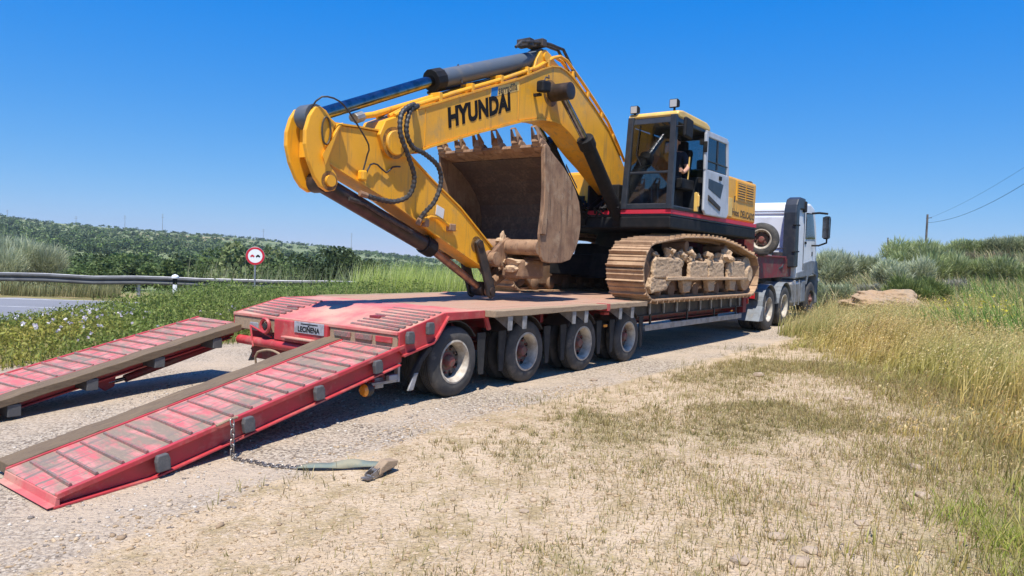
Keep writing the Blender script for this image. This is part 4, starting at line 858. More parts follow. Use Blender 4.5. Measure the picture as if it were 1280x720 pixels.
# ---- arm (dipper)
AV0, AV1 = 1.23, 1.50
arm_p = [(-.98, 3.05), (-.84, 3.03), (-.45, 3.05), (-.04, 3.06), (.15, 3.05), (.38, 2.86), (.84, 2.58), (1.42, 2.26), (2.18, 1.72), (2.22, 1.60), (2.14, 1.48), (1.98, 1.43), (.96, 1.85), (.09, 2.24), (-.98, 2.62), (-1.06, 2.70)]
arm = P(MB().prism(arm_p, AV0, AV1), 'arm', 'yellow', bevel=.012)
P(MB().strip([(1.96, 1.44), (.96, 1.85), (.09, 2.24), (-1.0, 2.63)], AV0 - .02, AV1 + .02, -.02), 'arm_bottom_plate', 'yellow', arm)
kn = [(-1.10, 3.17), (-1.17, 3.06), (-1.22, 2.9), (-1.22, 2.75), (-1.17, 2.57), (-1.08, 2.40), (-1.0, 2.31), (-.90, 2.265), (-.80, 2.29), (-.76, 2.38), (-.79, 2.47), (-.88, 2.56), (-.90, 2.68), (-.84, 2.96), (-.80, 3.04), (-.88, 3.08), (-.95, 3.155), (-1.03, 3.185)]
for va in (AV0 - .06, AV1): P(MB().prism(kn, va, va + .06), 'knuckle_plate', 'yellow', arm, bevel=.012)
P(MB().tube([(-1.02, AV0 + .01, 3.08), (-1.02, AV1 - .01, 3.08)], .085, 18), 'knuckle_pin', 'black', arm, smooth=True)
P(MB().tube([(-.89, AV0 - .10, 2.385), (-.89, AV1 + .10, 2.385)], .065, 16), 'cylinder_pin', 'yellow', arm, smooth=True)
P(MB().prism([(-.80, 3.03), (-.72, 3.06), (-1.0, 2.66), (-.98, 2.60)], AV0 - .10, AV0 + .02), 'knuckle_gusset', 'yellow', arm, bevel=.02)
P(MB().box(-1.06, -.97, AV0 + .01, AV1 - .01, 2.64, 3.0), 'knuckle_web', 'yellow', arm)
bk = cyl2('bucket_cylinder', (2.10, 1.13), (.98, 1.70), (-.86, 2.38), .105, .055, VC, 'browncyl', 'brownrod')
P(MB().tube([(-.55, VC - .14, 2.22), (-.35, VC - .17, 2.18), (.0, VC - .16, 2.05), (.5, VC - .15, 1.88)], .025, 8), 'cylinder_hose', 'hose', bk, smooth=True)
for va in (AV0 - .07, AV1 + .02):
    q = MB(); q.prism([(1.73, 1.80), (1.80, 1.85), (1.88, 1.83), (1.91, 1.76), (2.21, 1.12), (2.20, 1.03), (2.12, .99), (2.05, 1.03), (2.02, 1.12)], va, va + .05); P(q, 'bucket_lever', 'dark', arm, bevel=.012)
    P(MB().tube([(1.81, va - .02, 1.77), (1.81, va + .07, 1.77)], .05, 14), 'lever_pin', 'browncyl', arm, smooth=True); P(MB().tube([(2.12, va - .02, 1.10), (2.12, va + .07, 1.10)], .06, 14), 'lever_pin', 'browncyl', arm, smooth=True)
P(MB().tube([(2.12, AV0 - .05, 1.10), (2.12, AV1 + .05, 1.10)], .06, 14).tube([(2.12, VC, 1.10), (2.68, VC, 1.36)], .075, 12), 'bucket_link', 'bucket', arm, smooth=True)
P(MB().lathe([(.0005, AV0 - .06), (.12, AV0 - .06), (.12, AV1 + .06), (.0005, AV1 + .06)], (2.10, 0, 1.58), 'y', 22, closed=False), 'arm_tip_pin', 'bucket', arm, smooth=True)
P(MB().strip([(.20, 3.03), (.38, 2.86), (.84, 2.58), (1.42, 2.26), (2.16, 1.74)], AV0 - .018, AV1 + .018, .02), 'arm_top_plate', 'yellow', arm)
P(MB().strip([(-.82, 3.035), (-.45, 3.055), (-.04, 3.065)], AV0 - .018, AV1 + .018, .02), 'arm_top_plate', 'yellow', arm)
for (uu, zz, vv_, r0, r1, par) in ((.09, 2.95, BV0 - .001, .14, .195, boom), (3.48, 4.24, BV0 - .001, .13, .21, boom), (1.81, 1.77, AV0 - .001, .05, .12, arm), (-.89, 2.385, AV0 - .061, .06, .11, arm)):
    P(MB().lathe([(r0, vv_ - .002), (r1, vv_ - .002), (r1, vv_), (r0, vv_)], (uu, 0, zz), 'y', 28), 'grease_stain', 'grease', par)
# hoses looping from boom tip to the arm
q = MB()
hv = BV0 - .09
def hose(pts, r=.034):
    L_ = smooth_line(pts, .014); q.tube([tuple(p) for p in L_], [r if (i // 2) % 2 else r - .006 for i in range(len(L_))], 8)
hose([(.42, BV0 + .05, 3.42), (.28, hv - .03, 3.44), (.06, hv - .06, 3.30), (.02, hv - .08, 3.05), (.16, hv - .08, 2.80), (.30, hv - .06, 2.55), (.26, hv - .02, 2.33), (.10, AV0 - .10, 2.24), (-.12, AV0 - .08, 2.24), (-.34, AV0 - .07, 2.27)])
hose([(.46, BV0 + .1, 3.42), (.36, hv - .02, 3.44), (.20, hv - .05, 3.34), (.14, hv - .06, 3.10), (.24, hv - .07, 2.92), (.48, hv - .06, 2.86), (.72, hv - .06, 2.74), (.80, hv - .05, 2.55), (.72, hv - .03, 2.30), (.62, AV0 - .10, 2.14), (.58, AV0 - .06, 2.06)])
P(q, 'arm_hoses', 'hose', boom, smooth=True)
P(MB().tube([(-.34, AV0 - .07, 2.27), (-.44, AV0 - .06, 2.29)], .036, 8).tube([(.58, AV0 - .06, 2.06), (.55, AV0 - .05, 1.98)], .034, 8).tube([(.4, BV0 + .02, 3.43), (.46, BV0 + .08, 3.43)], .04, 8), 'hose_fittings', 'bucket', boom)
P(MB().tube([(.62, AV0 - .05, 2.03), (.78, AV0 - .05, 2.10), (.92, AV0 - .05, 2.10), (1.12, AV0 - .05, 2.02), (1.30, AV0 - .04, 1.95)], .025, 8), 'arm_pipe', 'yellow', arm, smooth=True)
P(MB().box(1.14, 1.26, AV0 - .09, AV0, 1.93, 2.03), 'pipe_fitting', 'bucket', arm, bevel=.015); P(MB().box(.66, .74, AV0 - .08, AV0, 1.96, 2.06), 'pipe_fitting', 'bucket', arm, bevel=.015)
P(MB().prism([(.93, 2.14), (1.08, 2.09), (1.10, 2.22), (.95, 2.27)], AV0 - .008, AV0 - .002), 'arm_sticker', 'inkwhite', arm)
P(MB().box(-.44, -.36, AV0 - .10, AV0, 2.44, 2.56), 'grease_block', 'yellow', arm, bevel=.02)
P(MB().tube([tuple(p) for p in smooth_line([(-.40, AV0 - .06, 2.55), (-.34, AV0 - .06, 2.75), (-.36, AV0 - .1, 2.86), (-.6, AV0 - .14, 3.08), (-.85, AV0 - .16, 3.26), (-1.05, AV0 - .1, 3.28), (-1.12, AV0 - .02, 3.16), (-1.10, AV0 + .06, 3.06)], .06)], .010, 6), 'grease_hose', 'hose', arm, smooth=True)
P(MB().tube([tuple(p) for p in smooth_line([(-.36, AV0 - .06, 2.50), (-.28, AV0 - .05, 2.64), (-.15, AV0 - .03, 2.66), (0, AV0 - .03, 2.58), (.1, AV0 - .03, 2.66), (.22, AV0 - .04, 2.68)], .06)], .011, 6), 'grease_hose', 'hose', arm, smooth=True)
q = MB(); ctr = (-.96, AV0 - .075, 2.93)
q.tube([(ctr[0] + .085 * math.cos(a) * .7, ctr[1], ctr[2] + .15 * math.sin(a)) for a in np.linspace(0, 2 * math.pi, 18)], .012, 6); P(q, 'coiled_cable', 'inkbrown', arm)
# boom tip auxiliary pipes
P(MB().tube([(-.30, VC - .05, 3.22), (-.12, VC - .05, 3.27), (.7, VC - .05, 3.60), (1.0, VC - .05, 3.72)], .038, 10), 'auxiliary_pipe', 'yellow', boom, smooth=True)
P(MB().tube([(-.42, VC - .05, 3.17), (-.30, VC - .05, 3.22)], .062, 10).tube([(-.36, VC + .08, 3.20), (-.2, VC + .08, 3.26)], .05, 10), 'pipe_coupling', 'grey', boom, bevel=.01)
# ---- bucket
KV0, KV1 = .50, 2.50
prof = [(2.37, 3.20), (2.62, 3.10), (2.87, 2.97), (3.08, 2.82), (3.25, 2.65), (3.37, 2.48), (3.43, 2.28), (3.44, 2.08), (3.40, 1.90), (3.31, 1.74), (3.16, 1.64), (2.95, 1.61), (2.70, 1.68), (2.42, 1.80)]
shell = P(MB().strip(prof, KV0 + .03, KV1 - .03, .035), 'bucket_shell', 'bucket', smooth=False)
P(MB().strip([(p[0] - .006, p[1] - .006) for p in prof][1:-1], KV0 + .05, KV1 - .05, -.008), 'bucket_lining', 'bucket_in', shell)
side = [(2.34, 3.20), (2.42, 3.24)] + [(p[0] + .012, p[1] + .012) for p in prof[1:10]] + [(3.18, 1.60), (2.95, 1.55), (2.62, 1.54), (2.46, 1.56), (2.39, 1.63), (2.36, 1.75), (2.33, 1.95), (2.38, 2.3), (2.39, 2.6), (2.36, 2.95)]
for va, vb in ((KV0, KV0 + .045), (KV1 - .045, KV1)): P(MB().prism(side, va, vb), 'bucket_side', 'bucket', shell, bevel=.012)
P(MB().prism([(2.33, 1.95), (2.38, 2.3), (2.39, 2.6), (2.36, 2.95), (2.34, 3.2), (2.47, 3.15), (2.50, 2.6), (2.49, 2.3), (2.46, 1.95)], KV0 - .028, KV0), 'side_cutter', 'bucket', shell, bevel=.008)
P(MB().prism([(2.95, 3.02), (3.28, 2.72), (3.29, 2.69), (2.96, 2.98)], KV0 - .012, KV0), 'wear_strip', 'dark', shell)
P(MB().strip([(2.33, 3.235), (2.52, 3.16)], KV0 + .01, KV1 - .01, -.05), 'lip_plate', 'bucket', shell, bevel=.008)
tooth = None
for i in range(6):
    vm = KV0 + .10 + (KV1 - KV0 - .20) * i / 5
    q = MB()
    for (uc, zc, w, t0, t1) in ((0, 0, 0, 0, 0),): pass
    P(MB().prism([(2.56, 3.12), (2.58, 3.20), (2.42, 3.30), (2.33, 3.31), (2.28, 3.24), (2.36, 3.15)], vm - .075, vm + .075), 'tooth_adapter', 'bucket', shell, bevel=.018)
    q = MB(); pts0 = [(2.40, 3.24), (2.39, 3.33), (2.30, 3.36), (2.27, 3.26)]; pts1 = [(2.255, 3.46), (2.25, 3.475), (2.225, 3.475), (2.215, 3.45)]
    vs = [(p[0], vm + s_, p[1]) for s_ in (-.062, .062) for p in pts0] + [(p[0], vm + s_, p[1]) for s_ in (-.042 + random.uniform(-.01, .01), .042) for p in pts1]
    q.add(vs, [(0, 1, 2, 3), (7, 6, 5, 4), (8, 11, 10, 9), (12, 13, 14, 15)][2:] + [(i_, (i_ + 1) % 4, 8 + (i_ + 1) % 4, 8 + i_) for i_ in range(4)] + [(4 + i_, 4 + (i_ + 1) % 4, 12 + (i_ + 1) % 4, 12 + i_) for i_ in range(4)] + [(0, 4, 5, 1), (1, 5, 6, 2), (2, 6, 7, 3), (3, 7, 4, 0), (8, 9, 13, 12), (9, 10, 14, 13), (10, 11, 15, 14), (11, 8, 12, 15)])
    P(q, 'bucket_tooth', 'bucket', shell)
P(MB().tube([(2.40, KV0 + .03, 1.76), (2.40, KV1 - .03, 1.76)], .115, 20), 'bucket_torque_tube', 'bucket', shell, smooth=True)
for va in (AV0 - .13, AV1 + .05):
    P(MB().prism([(2.62, 1.84), (2.40, 1.90), (2.24, 1.82), (2.08, 1.70), (2.0, 1.60), (2.02, 1.50), (2.12, 1.46), (2.28, 1.46), (2.50, 1.26), (2.66, 1.24), (2.76, 1.32), (2.78, 1.48), (2.95, 1.62)], va, va + .07), 'bucket_lug', 'bucket', shell, bevel=.018)
    P(MB().tube([(2.10, va - .03, 1.58), (2.10, va + .10, 1.58)], .10, 18), 'lug_pin', 'bucket', shell, smooth=True); P(MB().tube([(2.66, va - .03, 1.36), (2.66, va + .10, 1.36)], .085, 18), 'lug_pin', 'bucket', shell, smooth=True)
P(lump((2.34, AV0 - .05, 1.80), .10, 77, (1.1, .6, 1.5)), 'mud_clod', 'mud', shell)
P(MB().box(2.3, 2.85, .75, 1.15, 1.30, 1.58), 'bucket_coupler', 'mud_dark', shell, bevel=.04)
for va in (KV0 + .3, ): P(lump((2.36, .95, 1.50), .13, 80, (1.0, 1.2, .8)), 'mud_clod', 'mud', shell)
# ---- operator cab
CU0, CU1, CA0, CA1, CZ0, CZ1 = 5.40, 6.98, -.13, .86, 2.535, 4.16
cabf = P(MB().box(CU0 + .02, CU1, CA0 + .01, CA1, CZ0, CZ0 + .06), 'cab_floor', 'navy', bevel=.012)
for rb in (MB().box(CU1 - .06, CU1, CA0 + .02, CA1, CZ0 + .06, 3.25), MB().box(CU1 - .06, CU1, CA0 + .02, CA1, 3.95, CZ1 - .02)): P(rb, 'rear_panel', 'navy', cabf, bevel=.012)
def pill(name, a, b_, w=.045, d=.05, m='navy'):
    q = MB(); vs = []
    for p in (a, b_): vs += [(p[0] - w, p[1] - d, p[2]), (p[0] + w, p[1] - d, p[2]), (p[0] + w, p[1] + d, p[2]), (p[0] - w, p[1] + d, p[2])]
    q.add(vs, [(3, 2, 1, 0), (4, 5, 6, 7)] + [(i, (i + 1) % 4, 4 + (i + 1) % 4, 4 + i) for i in range(4)]); return P(q, name, m, cabf, bevel=.012)
pill('cab_pillar', (CU0 + .03, CA0 + .06, CZ0), (CU0 + .08, CA0 + .06, CZ1), .05, .055)
pill('cab_pillar', (CU0 + .03, CA1 - .06, CZ0), (CU0 + .08, CA1 - .06 - .06, CZ1), .05, .055)
pill('cab_pillar', (CU1 - .05, CA0 + .05, CZ0), (CU1 - .05, CA0 + .05, CZ1), .05, .045)
pill('cab_pillar', (CU1 - .05, CA1 - .05, CZ0), (CU1 - .05, CA1 - .05, CZ1), .05, .045)
pill('cab_pillar', (CU0 + 1.05, CA1 - .05, CZ0), (CU0 + 1.05, CA1 - .05, CZ1), .03, .03)
for fb in (MB().box(CU0 + .0, CU0 + .08, CA0 + .05, CA1 - .05, CZ0, CZ0 + .10), MB().box(CU0 + .035, CU0 + .09, CA0 + .1, CA1 - .1, 3.155, 3.20)): P(fb, 'front_frame', 'navy', cabf, bevel=.012)
P(MB().box(CU0 + .02, CU1, CA0 + .01, CA0 + .07, CZ0 - .002, CZ0 + .07), 'door_sill', 'navy', cabf, bevel=.012)
P(MB().prism([(CU0 + .06, CZ1 - .14), (CU0 + .10, CZ1 + .02), (CU1 - .02, CZ1 - .02), (CU1, CZ1 - .12)], CA0 + .01, CA1 - .06), 'roof_frame', 'navy', cabf, bevel=.02)
roof = P(MB().prism([(CU0 + .06, CZ1 + .005), (CU0 + .10, CZ1 + .07), (CU0 + .3, CZ1 + .10), (CU1 - .20, CZ1 + .075), (CU1 - .02, CZ1 + .02), (CU1 - .02, CZ1 - .07), (CU0 + .12, CZ1 - .05)], CA0 - .008, CA1 - .05), 'cab_roof', 'ltyellow', bevel=.03)
P(MB().box(CU0 + .045, CU0 + .052, CA0 + .11, CA1 - .13, 3.20, CZ1 - .13), 'windscreen', 'glass', cabf)
P(MB().box(CU0 + .035, CU0 + .042, CA0 + .11, CA1 - .11, CZ0 + .10, 3.155), 'lower_window', 'glass', cabf)
P(MB().box(CU0 + .12, CU1 - .1, CA1 - .055, CA1 - .048, 3.15, CZ1 - .14), 'side_window', 'glass', cabf)
P(MB().box(CU0 + .1, CU1 - .1, CA1 - .06, CA1 - .03, CZ0, 3.15), 'side_wall', 'navy', cabf)
P(MB().box(CU1 - .04, CU1 - .033, CA0 + .09, CA1 - .09, 3.25, 3.95), 'rear_window', 'glass', cabf)
# wiper
P(MB().tube([(CU0 + .03, .55, CZ1 - .15), (CU0 + .015, .60, 3.5), (CU0 + .02, .50, 3.3)], .010, 6), 'wiper', 'black', cabf)
# the door, swung right back against the engine cover
DV = -.21
d_out = [(6.620, 2.58), (6.609, 4.02), (6.738, 4.09), (7.647, 4.06), (7.754, 3.97), (7.883, 3.2), (7.925, 2.62), (7.818, 2.52), (6.770, 2.52)]
q = MB(); 
door = P(MB().prism([(6.620, 2.60), (6.625, 3.36), (7.861, 3.36), (7.925, 2.62), (7.818, 2.52), (6.727, 2.52)], DV, DV + .05), 'cab_door', 'silver', bevel=.02)
def bar(p, q_, w): d = Vector((q_[0] - p[0], q_[1] - p[1])); d.normalize(); n_ = Vector((-d.y, d.x)) * w; return [(p[0] + n_.x, p[1] + n_.y), (q_[0] + n_.x, q_[1] + n_.y), (q_[0] - n_.x, q_[1] - n_.y), (p[0] - n_.x, p[1] - n_.y)]
for i, (p, q_) in enumerate((((6.668, 3.34), (6.657, 4.02)), ((6.641, 4.01), (7.711, 4.01)), ((7.808, 3.34), (7.711, 4.02)))):
    P(MB().prism(bar(p, q_, .055), DV + .001 * i, DV + .048 + .001 * i), 'door_frame', 'silver', door, bevel=.012)
P(MB().prism([(6.716, 3.37), (6.716, 3.96), (7.679, 3.96), (7.765, 3.37)], DV + .02, DV + .027), 'door_glass', 'glass', door)
P(MB().tube([(7.219, DV + .012, 3.40), (7.219, DV + .012, 3.95)], .015, 6).tube([(6.738, DV + .01, 3.52), (7.754, DV + .01, 3.52)], .012, 6), 'window_bar', 'navy', door)
P(MB().prism([(6.791, 3.20), (7.562, 3.16), (7.433, 2.88), (6.791, 3.02)], DV - .006, DV + .002), 'door_recess', 'navy', door, bevel=.004)
P(MB().prism([(6.791, 2.90), (7.433, 2.72), (7.412, 2.64), (6.791, 2.80)], DV - .02, DV), 'door_pull', 'dark', door, bevel=.01)
P(MB().box(7.305, 7.412, DV - .03, DV, 3.22, 3.30), 'door_latch', 'black', door, bevel=.01)
for hb in (MB().box(6.556, 6.641, DV + .05, CA0 + .03, 3.1, 3.2), MB().box(6.556, 6.641, DV + .05, CA0 + .03, 2.7, 2.8), MB().box(6.556, 6.641, DV + .05, CA0 + .03, 3.8, 3.9)): P(hb, 'door_hinge', 'black', door)
P(MB().box(6.588, 6.625, DV - .02, DV + .05, 3.66, 3.86), 'door_lock', 'black', door, bevel=.01)
# mirror on the front pillar
P(MB().prism([(5.40, 3.76), (5.72, 3.74), (5.74, 4.07), (5.42, 4.10)], CA0 - .19, CA0 - .12), 'mirror', 'black', bevel=.03, label='black rectangular mirror on the cab pillar')
P(MB().tube([(5.5, CA0 - .12, 3.95), (5.46, CA0 + .02, 3.95)], .015, 6), 'mirror_arm', 'black')
# roof lamps
def lampy(u, v, z, sc=1.0):
    l_ = P(MB().prism([(u - .05, z - .085 * sc), (u + .06, z - .06 * sc), (u + .06, z + .06 * sc), (u - .05, z + .085 * sc)], v - .085 * sc, v + .085 * sc), 'roof_lamp', 'black', bevel=.02)
    P(MB().box(u - .056, u - .05, v - .065 * sc, v + .065 * sc, z - .065 * sc, z + .065 * sc), 'lamp_lens', 'lens', l_); P(MB().box(u - .01, u + .02, v - .015, v + .015, z - .2, z - .06), 'lamp_stem', 'black', l_)
lampy(5.50, .70, 4.30, .9); lampy(5.56, -.02, 4.36, .95)
# interior
seat = P(MB().box(6.18, 6.70, .12, .62, 2.95, 3.08), 'operator_seat', 'black', bevel=.04)
P(MB().prism([(6.62, 3.05), (6.74, 3.08), (6.90, 3.72), (6.82, 3.76), (6.74, 3.74)], .14, .60), 'seat_back', 'black', seat, bevel=.04)
P(MB().box(6.76, 6.90, .24, .50, 3.72, 3.92), 'headrest', 'black', seat, bevel=.04)
P(MB().box(6.26, 6.63, .2, .55, 2.6, 2.95), 'seat_base', 'dark', seat, bevel=.02)
for vv_ in (-.02, .66):
    P(MB().box(6.03, 6.58, vv_, vv_ + .12, 2.95, 3.14), 'side_console', 'black', seat, bevel=.02)
    P(MB().tube([(6.08, vv_ + .06, 3.12), (6.04, vv_ + .06, 3.30)], .014, 6).tube([(6.04, vv_ + .06, 3.26), (6.04, vv_ + .06, 3.36)], .024, 8), 'joystick', 'black', seat)
for vv_ in (.30, .42):
    P(MB().tube([(5.75, vv_, 2.6), (5.70, vv_, 2.95), (5.62, vv_ - .05, 3.15)], .013, 6).box(5.62, 5.78, vv_ - .05, vv_ + .05, 2.6, 2.63), 'travel_lever', 'grey', seat)
P(MB().box(5.56, 5.70, .55, .76, 2.6, 3.28), 'instrument_panel', 'plastic', seat, bevel=.03)
P(MB().tube([(5.60, .2, 3.22), (5.64, .42, 3.34), (5.66, .6, 3.30)], .012, 6), 'grab_rail', 'ltyellow', seat)
P(MB().tube([(6.40, CA0 + .0, 2.62), (6.40, CA0 - .06, 2.66), (6.40, CA0 - .06, 2.84), (6.40, CA0, 2.90)], .022, 8).box(6.36, 6.44, CA0 - .05, CA0 + .01, 2.56, 2.90), 'door_step_bracket', 'ltyellow', cabf, bevel=.006)
P(MB().tube([(6.36, .02, 3.1), (6.36, .0, 3.55)], .014, 6), 'grab_handle', 'ltyellow', cabf)

# ------------------------------------------------------------------ operator
def operator():
    J = {'pel': (6.58, .36, 3.14), 'bel': (6.60, .36, 3.30), 'chest': (6.62, .35, 3.52), 'neck': (6.58, .34, 3.69), 'chin': (6.55, .34, 3.76), 'head': (6.55, .34, 3.85), 'crown': (6.57, .34, 3.94),
         'sl': (6.60, .15, 3.60), 'el': (6.48, .03, 3.34), 'wl': (6.26, .02, 3.24), 'pl': (6.19, .03, 3.28),
         'sr': (6.60, .55, 3.60), 'er': (6.52, .68, 3.34), 'wr': (6.26, .71, 3.27), 'pr': (6.19, .71, 3.30),
         'hl': (6.52, .27, 3.13), 'kl': (6.10, .24, 3.15), 'al': (6.00, .24, 2.70), 'tl': (5.84, .24, 2.64),
         'hr': (6.52, .46, 3.13), 'kr': (6.10, .50, 3.15), 'ar': (6.00, .50, 2.70), 'tr': (5.84, .50, 2.64)}
    rad = {'pel': .15, 'bel': .145, 'chest': .155, 'neck': .058, 'chin': .07, 'head': .098, 'crown': .085, 'sl': .075, 'el': .046, 'wl': .031, 'pl': .04, 'sr': .075, 'er': .046, 'wr': .031, 'pr': .04,
           'hl': .095, 'kl': .066, 'al': .045, 'tl': .045, 'hr': .095, 'kr': .066, 'ar': .045, 'tr': .045}
    E = [('pel', 'bel'), ('bel', 'chest'), ('chest', 'neck'), ('neck', 'chin'), ('chin', 'head'), ('head', 'crown'), ('chest', 'sl'), ('sl', 'el'), ('el', 'wl'), ('wl', 'pl'), ('chest', 'sr'), ('sr', 'er'), ('er', 'wr'), ('wr', 'pr'),
         ('pel', 'hl'), ('hl', 'kl'), ('kl', 'al'), ('al', 'tl'), ('pel', 'hr'), ('hr', 'kr'), ('kr', 'ar'), ('ar', 'tr')]
    for sd_, s in (('l', 1), ('r', 1)):                       # fingers curled round the joystick
        pv = np.array(J['p' + sd_])
        for i in range(4):
            a, b_, c_ = 'f%s%da' % (sd_, i), 'f%s%db' % (sd_, i), 'f%s%dc' % (sd_, i); z = .028 - .019 * i
            J[a] = tuple(pv + (-.035, -.03 if sd_ == 'l' else .03, z)); J[b_] = tuple(pv + (-.062, -.012 if sd_ == 'l' else .012, z - .004)); J[c_] = tuple(pv + (-.058, .012 if sd_ == 'l' else -.012, z - .006))
            for k in (a, b_, c_): rad[k] = .0085
            E += [('p' + sd_, a), (a, b_), (b_, c_)]
        a, b_ = 'th' + sd_ + 'a', 'th' + sd_ + 'b'; J[a] = tuple(pv + (-.012, .032 if sd_ == 'l' else -.032, .02)); J[b_] = tuple(pv + (-.04, .022 if sd_ == 'l' else -.022, .03)); rad[a] = rad[b_] = .010; E += [('p' + sd_, a), (a, b_)]
    names = list(J); me = bpy.data.meshes.new('person'); base = np.array([6.58, .36, 3.08])
    me.from_pydata([tuple(np.array(J[k]) - base) for k in names], [(names.index(a), names.index(b_)) for a, b_ in E], [])
    o = bpy.data.objects.new('person', me); C.objects.link(o)
    o.modifiers.new('skin', 'SKIN'); sk = me.skin_vertices[0].data
    for i, k in enumerate(names): sk[i].radius = (rad[k], rad[k])
    sk[names.index('pel')].use_root = True
    s2 = o.modifiers.new('sub', 'SUBSURF'); s2.levels = 2; s2.render_levels = 2
    dg = bpy.context.evaluated_depsgraph_get(); m2 = bpy.data.meshes.new_from_object(o.evaluated_get(dg)); m2.name = 'person'
    bpy.data.objects.remove(o); m2.materials.clear()
    for k in ('skin', 'shirt', 'trouser', 'dark'): m2.materials.append(Mt[k])
    for p in m2.polygons:
        c = p.center; z = c.z + base[2]; u = c.x + base[0]; v = c.y + base[1]; mi = 1
        if z > 3.665: mi = 0
        if u < 6.50 and z > 3.19 and (v < .13 or v > .60) and z < 3.42: mi = 0
        if z < 3.20 and not (v < .10 or v > .63): mi = 2
        if z < 2.72: mi = 3
        p.material_index = mi
    m2.shade_smooth(); o = bpy.data.objects.new('person', m2); C.objects.link(o); o.location = W(base[0] - .12, base[1], base[2]); o.rotation_euler = (0, 0, ROT)
    tag(o, 'person in a dark navy T-shirt seated at the controls inside the excavator cab', 'person')
    # face pieces and hair as children
    def ch(mb, nm, m): mb.build(nm, Mt[m], None, o, loc=tuple(-base), smooth=True)
    hm = lump((6.59, .34, 3.905), .102, 5, (1, .86, .75)); ch(hm, 'hair', 'hair')
    ch(MB().tube([(6.452, .34, 3.86), (6.432, .34, 3.815), (6.455, .34, 3.812)], .012, 6), 'nose', 'skin')
    for e in (.30, .38): ch(MB().lathe([(.0003, -.008), (.009, -.006), (.012, 0), (.0003, .004)], (6.458, e, 3.86), 'x', 10, closed=False), 'eye', 'ink')
    ch(MB().box(6.456, 6.462, .312, .368, 3.782, 3.788), 'mouth', 'hub')
    for e in (.244, .436): ch(MB().lathe([(.0003, -.01), (.03, -.008), (.03, .008), (.0003, .01)], (6.565, e, 3.84), 'y', 10, closed=False), 'ear', 'skin')
operator()

# ------------------------------------------------------------------ tractor unit
K = Root('tractor_unit', 12.4, 1.27, gz(*W(12.4, 1.27)[:2]), 'white lorry tractor unit with black air intake stack, hitched to the trailer', 'lorry', pitch=-R(2.0))
zo = K.off[2]; K.off[2] = 0.0
for (uu, tw) in ((11.70, True), (13.02, True), (15.62, False)):
    for v, s_ in ((.03, -1), (2.51, 1)):
        wheel(K, uu, v, .52, .52, .29, .29, s_, twin=tw and True, rimmat='rim' if tw else 'dark', dish=.15 if tw else .05)
        a0, a1 = (v - .02, v + .5) if s_ < 0 else (v - .5, v + .02)
        q = MB(); pts = [(uu + .60 * math.cos(a), .54 + .60 * math.sin(a)) for a in np.radians(np.linspace(8, 172, 15))]; q.strip(pts, a0, a1, .02)
        if tw: q.build('wheel_wing', Mt['plastic'], K, bevel=.008)
K_ = lambda mb, nm, m, parent=None, **k: mb.build(nm, Mt[m], K, parent, **k)
K_(MB().prism([(10.85, .30), (11.16, .28), (11.20, .62), (11.10, .64)], .0, .52), 'rear_mud_flap', 'plastic', bevel=.01)
K_(MB().prism([(10.85, .30), (11.16, .28), (11.20, .62), (11.10, .64)], 2.02, 2.54), 'rear_mud_flap', 'plastic', bevel=.01)
for vv_ in (.80, 1.60): K_(MB().box(11.0, 16.0, vv_, vv_ + .12, .72, 1.02), 'chassis_rail', 'dark', bevel=.01)
K_(MB().box(10.98, 11.1, .1, 2.44, .78, .98), 'rear_crossmember', 'dark', bevel=.01)
for vv_ in (.15, 2.0): K_(MB().box(10.94, 10.98, vv_, vv_ + .4, .82, .95), 'tail_lamp', 'redlens', bevel=.008)
for uu in (11.7, 13.02): K_(MB().tube([(uu, .3, .52), (uu, 2.2, .52)], .11, 12), 'axle', 'dark', smooth=True)
K_(MB().lathe([(.0005, 1.10), (.45, 1.10), (.45, 1.18), (.0005, 1.18)], (12.3, 1.27, 0), 'z', 24, closed=False), 'fifth_wheel', 'dark')
tank = K_(MB().box(13.72, 14.55, .02, .60, .46, 1.14), 'fuel_tank', 'tank', bevel=.10)
for uu in (13.9, 14.3): K_(MB().box(uu, uu + .05, .012, .60, .45, 1.15), 'tank_strap', 'grey', tank, bevel=.02)
K_(MB().box(14.58, 15.0, .03, .60, .50, 1.12), 'battery_box', 'plastic', bevel=.04)
# cab body
c_prof = [(13.95, 1.18), (13.90, 1.9), (13.90, 3.08), (14.02, 3.19), (15.2, 3.25), (15.62, 3.14), (15.92, 2.60), (16.02, 1.95), (16.06, 1.20)]
cabb = K_(MB().prism(c_prof, .02, 2.52), 'cab_shell', 'white', bevel=.06)
K_(MB().prism([(14.5, 3.20), (14.7, 3.27), (15.1, 3.29), (15.3, 3.22)], .5, 2.04), 'roof_hatch', 'white', cabb, bevel=.06)
K_(MB().box(13.87, 13.902, .30, 2.24, 2.0, 2.85), 'rear_wall_panel', 'white', cabb, bevel=.014)
for zz in (2.93, 3.0): K_(MB().box(13.876, 13.902, .12, 2.42, zz, zz + .03), 'rear_wall_rib', 'white', cabb, bevel=.008)
K_(MB().prism([(14.72, 2.26), (14.72, 2.98), (15.40, 2.98), (15.74, 2.26)], .006, .018), 'side_window', 'truckglass', cabb)
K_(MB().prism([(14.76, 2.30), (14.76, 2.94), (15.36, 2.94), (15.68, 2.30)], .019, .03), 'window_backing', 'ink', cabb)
K_(MB().prism([(14.55, 1.22), (14.55, 3.24), (14.565, 3.24), (14.565, 1.22)], .008, .02), 'door_seam', 'ink', cabb)
K_(MB().box(14.66, 14.82, .0, .02, 2.12, 2.19), 'door_handle', 'ink', cabb, bevel=.006)
